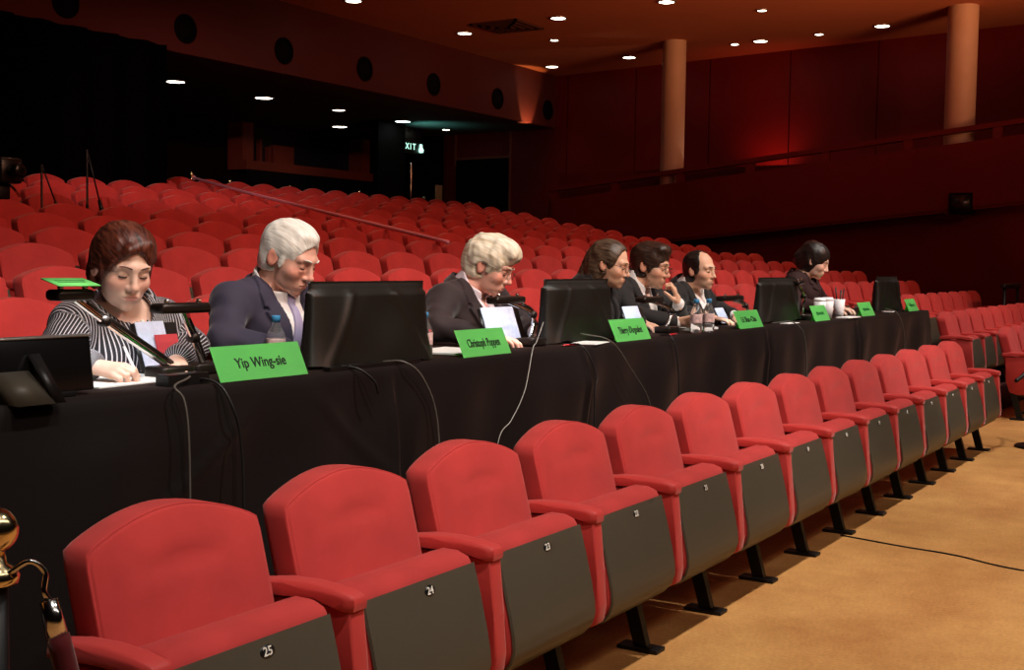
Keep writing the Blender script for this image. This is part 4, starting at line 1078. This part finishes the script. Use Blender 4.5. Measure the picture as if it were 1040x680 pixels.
    if o.get('buttons'):
        for k, zz in enumerate(o['buttons']):
            P = np.array(nb)+np.array(bf)*np.linspace(.0, .2, 400)[:, None]+np.array((0, 0, zz)); dd = torso(P.astype(np.float32), .016); j = int(np.argmin(np.abs(dd)))
            obj('button', LT([(0, .003), (.0065, .003), (.0075, 0), (0, 0)], n=14, mtx=Matrix.Rotation(PI/2, 4, 'X'), c=loc(Vector(P[j])+bf*.003)), m_button, body)
    # trousers: seated legs under the table
    TV = Vol((hip.x-.32, 2.55, .20), (hip.x+.32, 3.46, .86), .014)
    for s in (-1, 1):
        kn = Vector((hip.x+s*.13, 2.86, .70)); an = Vector((hip.x+s*.13, 2.84, .30))
        TV.cap(hip+Vector((s*.09, 0, -.02)), kn, .088, .066, .03); TV.cap(kn, an, .064, .046, .02)
    TV.cap(hip+Vector((-.08, .0, .02)), hip+Vector((.08, 0, .02)), .12, .12, .03)
    tm, _ = TV.mesh('trousers', orig); obj('trousers', tm, m_trouser, body)
    for s in (-1, 1):
        c = Vector((hip.x+s*.13, 2.84, .2295)); bm = bmesh.new(); box(bm, -.045, .045, -.20, .07, .0, .085, bev=.03, seg=3)
        bmesh.ops.translate(bm, verts=bm.verts, vec=loc(c)); obj('shoe', bm, m_screen, body)
    return body, wh, parts
m_lash = mat('lash_black', rgb(24, 16, 14), .6); m_button = mat('white_button', rgb(238, 236, 230), .4)
m_trouser = mat('dark_trousers', rgb(24, 22, 26), .8)
sk_f = mat_skin('skin_light_asian', rgb(236, 196, 176), rgb(196, 112, 106)); sk_w = mat_skin('skin_ruddy', rgb(232, 176, 156), rgb(196, 120, 110)); sk_a = mat_skin('skin_warm', rgb(222, 176, 148), rgb(178, 104, 92))
h_br = mat_hair('hair_auburn', rgb(44, 18, 14), rgb(104, 50, 34)); h_wh = mat_hair('hair_white', rgb(222, 216, 204), rgb(250, 248, 242)); h_sil = mat_hair('hair_silver', rgb(196, 178, 146), rgb(250, 242, 224), scale=34)
h_dk = mat_hair('hair_black', rgb(14, 10, 10), rgb(46, 32, 28)); h_gr = mat_hair('hair_greying', rgb(40, 26, 20), rgb(104, 84, 66)); h_dbr = mat_hair('hair_dark_brown', rgb(20, 12, 10), rgb(70, 46, 34))
c_navy = mat('navy_suit', rgb(52, 48, 68), .8, sheen=.2, bump=.15, bscale=700); c_brown = mat('dark_brown_jacket', rgb(44, 30, 32), .8, sheen=.2, bump=.15, bscale=700); c_black = mat('black_suit', rgb(22, 18, 19), .8, sheen=.15, bump=.15, bscale=700)
c_white = mat('white_shirt', rgb(236, 232, 232), .75, bump=.08, bscale=500); c_pink = mat('pale_pink_shirt', rgb(228, 214, 224), .75); c_tie = mat('lavender_tie', rgb(168, 160, 196), .5); c_maroon = mat('dark_maroon_top', rgb(40, 12, 14), .85)
def mat_stripe():
    m = mat('striped_blouse', rgb(26, 22, 28), .7); nt = m.node_tree; b = nt.nodes['Principled BSDF']
    at = nt.nodes.new('ShaderNodeAttribute'); at.attribute_name = 'stripe'
    mu = nt.nodes.new('ShaderNodeMath'); mu.operation = 'MULTIPLY'; mu.inputs[1].default_value = 1/.0100; nt.links.new(at.outputs['Fac'], mu.inputs[0])
    fr = nt.nodes.new('ShaderNodeMath'); fr.operation = 'FRACT'; nt.links.new(mu.outputs[0], fr.inputs[0])
    gt = nt.nodes.new('ShaderNodeMath'); gt.operation = 'GREATER_THAN'; gt.inputs[1].default_value = .74; nt.links.new(fr.outputs[0], gt.inputs[0])
    mx = nt.nodes.new('ShaderNodeMixRGB'); mx.inputs[1].default_value = (*rgb(30, 25, 33), 1); mx.inputs[2].default_value = (*rgb(205, 200, 206), 1)
    nt.links.new(gt.outputs[0], mx.inputs[0]); nt.links.new(mx.outputs[0], b.inputs['Base Color']); return m
c_stripe = mat_stripe()
g_thin = mat('thin_metal_frame', rgb(90, 80, 74), .3, .8); g_dark = mat('dark_frame', rgb(22, 16, 16), .3)
DN = (0, 0, -1)
def rest(x, y, s, hx, hy, curl=.5, z=.985):      # forearm lying on the table; s=-1 is the person's right arm
    return None
def on_table(ex, ey, wx, wy, z=1.0, ze=1.005): return ((ex, ey, ze), (wx, wy, z))
def flat(dx, dy, s, curl=.45): return (((dx, dy, -.12), DN, (-s, 0, 0), curl), dict(thumb=(.3, .35)))
PEOPLE = [
 dict(label='woman with short auburn hair in a dark striped blouse, writing on white paper', head=(2.53, 2.93, 1.281), yaw=math.radians(-18), pitch=math.radians(19), tilt=.05, wide=1.02, hs=.985, jaw=1.04, neck=.048, vox=.0034, hair='bob', hairmat=h_br, browmat=h_br, browr=.0023, skin=sk_f,
      nx=2.60, nback=.085, zs=1.105, sw=.165, jacket=c_stripe, jname='blouse', stripe=True, shirt=None, v=(.045, -.085), buttons=(-.05, -.13, -.20),
      arms={-1: ((2.30, 2.95, 1.02), (2.305, 2.78, 1.0)), 1: ((2.83, 2.96, 1.02), (2.62, 2.80, .995))},
      hands={-1: (((.25, -.85, -.10), (.5, -.05, -1), (1, .2, .4), (1.1, 1.15, 1.25, 1.3)), dict(thumb=(.5, .55), sc=.92)), 1: flat(-.6, -.6, 1, .4)}),
 dict(label='white-haired man in navy suit and pale tie looking down beside the large covered monitor', head=(3.285, 2.95, 1.318), yaw=math.radians(8), pitch=math.radians(25), wide=1.0, hs=1.02, vox=.0038, fold=True, bags=True, hair='shortwhite', hairmat=h_wh, browmat=h_wh, browr=.003, skin=sk_w, ruddy=1.2,
      nx=3.29, nback=.08, zs=1.155, sw=.195, jacket=c_navy, shirt=c_white, tie=c_tie, cvox=.0045, v=(.085, -.34), gap=.006,
      arms={-1: ((2.98, 2.96, 1.03), (3.10, 2.78, 1.0)), 1: ((3.62, 2.96, 1.03), (3.46, 2.80, 1.0))}, hands={-1: flat(.3, -.8, -1), 1: flat(-.3, -.8, 1)}),
 dict(label='silver-haired man in glasses and dark jacket reading beneath a desk lamp', head=(4.585, 2.95, 1.295), yaw=math.radians(16), pitch=math.radians(24), wide=.98, hs=1.02, vox=.0042, fold=True, hair='wavy', hairmat=h_sil, browmat=h_sil, browr=.003, skin=sk_w, ruddy=1.2, glasses=(g_thin, .0011, .019),
      nx=4.56, nback=.085, zs=1.14, sw=.195, jacket=c_brown, shirt=c_pink, v=(.088, -.36), opencollar=True, cvox=.0045,
      arms={-1: ((4.22, 2.98, 1.03), (4.30, 2.78, 1.0)), 1: ((4.88, 2.96, 1.03), (4.72, 2.80, 1.0))}, hands={-1: flat(.3, -.8, -1), 1: flat(-.3, -.8, 1)}),
 dict(label='man with long swept-back greying hair and dark glasses behind the second covered monitor', head=(5.79, 2.98, 1.308), yaw=math.radians(12), pitch=math.radians(14), wide=.98, hs=1.0, vox=.0045, hair='longback', hairmat=h_gr, browmat=h_gr, browr=.0022, skin=sk_a, glasses=(g_dark, .0016, .020),
      nx=5.76, nback=.08, zs=1.135, sw=.185, jacket=c_black, shirt=c_black, v=(.05, -.25),
      arms={-1: ((5.38, 3.0, 1.03), (5.46, 2.84, 1.0)), 1: ((6.02, 3.0, 1.03), (5.88, 2.84, 1.0))}, hands={-1: flat(.3, -.8, -1), 1: flat(-.3, -.8, 1)}),
 dict(label='dark-haired man in glasses and dark suit resting one hand at his mouth', head=(6.245, 2.96, 1.303), yaw=math.radians(6), pitch=math.radians(12), wide=1.0, hs=1.02, vox=.0045, beard=.35, hair='darkshort', hairmat=h_dbr, browmat=h_dk, browr=.003, skin=sk_a, glasses=(g_dark, .0015, .019),
      nx=6.22, nback=.08, zs=1.145, sw=.195, jacket=c_black, shirt=c_white, v=(.10, -.38), opencollar=True,
      arms={-1: ((5.98, 2.92, 1.03), (6.08, 2.72, 1.0)), 1: ((6.42, 2.86, 1.01), (6.275, 2.80, 1.095))},
      hands={-1: (((.2, -.8, .1), (.6, .2, .6), (.6, -.2, -.6), .6), {}), 1: (((-.36, .22, 1), (-.5, 1, -.1), (-1, -.5, -.2), (1.1, 1.25, 1.4, 1.5)), dict(thumb=(.5, .5)))}),
 dict(label='balding dark-haired man in black suit and open white collar looking straight ahead', head=(6.98, 2.98, 1.278), yaw=math.radians(-8), pitch=math.radians(4), wide=.98, hs=.95, vox=.0048, hair='balding', hairmat=h_dk, browmat=h_dk, browr=.0026, skin=sk_a, eyes=True,
      nx=7.0, nback=.075, zs=1.12, sw=.19, jacket=c_black, shirt=c_white, v=(.115, -.38), opencollar=True,
      arms={-1: ((6.66, 3.0, 1.03), (6.80, 2.84, 1.0)), 1: ((7.32, 3.0, 1.03), (7.2, 2.84, 1.0))}, hands={-1: flat(.3, -.8, -1), 1: flat(-.3, -.8, 1)}),
 dict(label='woman with long dark hair and black top looking down behind the white cups', head=(9.06, 2.95, 1.355), yaw=math.radians(16), pitch=math.radians(22), wide=.95, hs=1.03, vox=.005, hair='longdark', hairmat=h_dk, browmat=h_dk, browr=.002, skin=sk_f,
      nx=9.05, nback=.08, zs=1.19, sw=.165, jacket=c_maroon, jname='top', shirt=None, v=(.055, -.12),
      arms={-1: ((8.76, 2.98, 1.04), (8.90, 2.80, 1.0)), 1: ((9.36, 2.98, 1.04), (9.22, 2.80, 1.0))}, hands={-1: flat(.3, -.8, -1), 1: flat(-.3, -.8, 1)}),
]
import os
for o in PEOPLE:
    b, wh, parts = person(o)
    o['wh'] = wh; o['parts'] = parts
    seat(o.get('nx'), arm_y(-2)+.10, tier_z(-2), 'lowered red seat under the '+o['label'].split(' in ')[0].split(' resting')[0].split(' looking')[0].split(' writing')[0].split(',')[0].replace('man with long swept-back greying hair and dark glasses behind the second covered monitor', 'long-haired man in dark glasses'), "jurors' lowered seats", False, (-1, 1), None, True)
# what the hands hold
hp = PEOPLE[0]['parts'][0]; a = [q for q in hp if q[0] == 'thumb'][-1][2]; b = [q for q in hp if q[0] == 'finger0'][-1][1]
mid = (a+b)/2; pen(mid+Vector((.0, -.035, -.045)), mid+Vector((-.02, .03, .085)), mat('white_pen', rgb(230, 228, 232), .4), 'white pen held by the woman in the striped blouse')
hp = PEOPLE[4]['parts'][0]; c = sum((q[2] for q in hp if q[0].startswith('finger')), Vector())/12
t = thing('smartphone', 'dark phone with pale edge held by the hand-on-chin man', 'phone', c); o = obj('body', BX(-.037, .037, -.075, .075, -.004, .004, bev=.003), m_screen, t); o.rotation_euler = (.5, .2, .3)
o2 = obj('screen', BX(-.034, .034, -.07, .07, .0041, .0046), m_bpaper, t); o2.rotation_euler = (.5, .2, .3)
# ------------------------------------------------------------------ light
def spot(name, loc, target, power, col, size=60, blend=.4, r=.15):
    l = bpy.data.lights.new(name, 'SPOT'); l.energy = power; l.color = col; l.spot_size = math.radians(size); l.spot_blend = blend; l.shadow_soft_size = r
    o = bpy.data.objects.new(name, l); o.location = loc; d = Vector(target)-Vector(loc); o.rotation_euler = d.to_track_quat('-Z', 'Y').to_euler(); COL.objects.link(o); return o
def area(name, loc, target, power, col, sx, sy):
    l = bpy.data.lights.new(name, 'AREA'); l.energy = power; l.color = col; l.shape = 'RECTANGLE'; l.size = sx; l.size_y = sy
    o = bpy.data.objects.new(name, l); o.location = loc; d = Vector(target)-Vector(loc); o.rotation_euler = d.to_track_quat('-Z', 'Y').to_euler(); COL.objects.link(o); return o
WH = (1, .93, .86); WM = (1, .38, .18); WJ = (1, .87, .75)
for x in (1.5, 4.5, 7.5, 10.5): spot('stage_spot', (x, -.4, 6.2), (x+.3, 1.9, .6), 560, WH, 75, .5, .12)
area('front_fill', (5.5, -3.8, 6.8), (6.5, 3, 1.0), 90, WH, 9, .8)  # wide soft fill added from the front to lift faces and seats
for x in (0.6, 3.4, 6.2): spot('stage_front_spot', (x-.8, -3.2, 6.5), (x+2.2, 2.85, 1.1), 820, WJ, 24, .8, .25)
for x in (5, 10, 15): spot('house_spot', (x-1.5, -4.5, 5.5), (x, 9.4, 1.8), 640, WM, 54, .7, .3)
spot('side_fill', (-2.2, -3.0, 3.6), (4.2, 3.0, 1.25), 190, WJ, 22, .8, .2)  # low fill added to soften the dark cheeks of the jurors
for x, y in ((6, 6.2), (9, 6.2), (12, 6.6), (8, 9.2), (11, 9.2), (4.5, 5)): spot('house_downlight', (x, y, ceil_z(y)-.05), (x, y, 0), 62, (1, .46, .28), 100, .8, .08)
spot('wall_fill', (8, -5, 5.6), (18.2, 4.6, 1.7), 520, (1, .3, .2), 40, .9, .3)
for x in (11.0, 14.5): spot('ceiling_bounce_fill', (x-1.5, -2.5, 2.7), (x+1.5, 3.0, 6.6), 3600, (1, .46, .22), 66, 1, 1.3)  # added uplights standing in for warm bounce off the stage floor
for x, y, l, r in CL: spot('downlight_beam', (x, y, ceil_z(y)-.06), (x, y, 0), 22, WM, 95, .8, .06)
for x, y, l, r, m in SL[:4]: spot('recess_beam', (x, y, FB-.06), (x, y, 0), 9, WH, 85, .7, .06)
spot('teal_glow', (19.6, 14.2, 3.45), (19.75, 14.1, 3.95), 26, (.2, 1, .85), 120, .8, .05)
spot('fascia_uplight', (20.2, FY-.22, FB-.30), (20.23, FY+.05, FB+.3), 55, (1, .5, .2), 58, .4, .03)
spot('gallery_uplight', (20.25, 7.5, 2.75), (20.88, 7.6, 3.75), 34, (1, .12, .08), 110, 1, .06)
spot('ribbon_fill', (-1, 2, 4.6), (12.4, 12.7, 2.3), 2600, (1, .72, .7), 16, .8, .1)  # narrow beam added to brighten the ribbon and its post
spot('stage_spot', (13.6, -.4, 6.2), (13.4, 3.0, .8), 560, WH, 60, .5, .12)
l = bpy.data.lights.new('gallery_bulb', 'POINT'); l.energy = 1.6; l.color = (1, .5, .2); l.shadow_soft_size = .05; o = bpy.data.objects.new('gallery_bulb', l); o.location = (18.3, 2.55, 2.02); COL.objects.link(o)
spot('pillar_light', (19.55, 7.75, 2.35), (19.1, 8.65, 3.1), 16, (1, .85, .7), 60, .8, .05)
spot('page_lamp', (2.28, 2.72, 1.18), (2.34, 2.76, .96), 4., (.9, .95, 1), 120, .6, .03)
for x, y, z in ((4.32, 2.60, 1.13), (5.62, 2.62, 1.11), (6.78, 2.64, 1.10)): spot('page_lamp', (x, y, z), (x+.05, 2.8, .98), 1.2, (.85, .92, 1), 120, .6, .02)
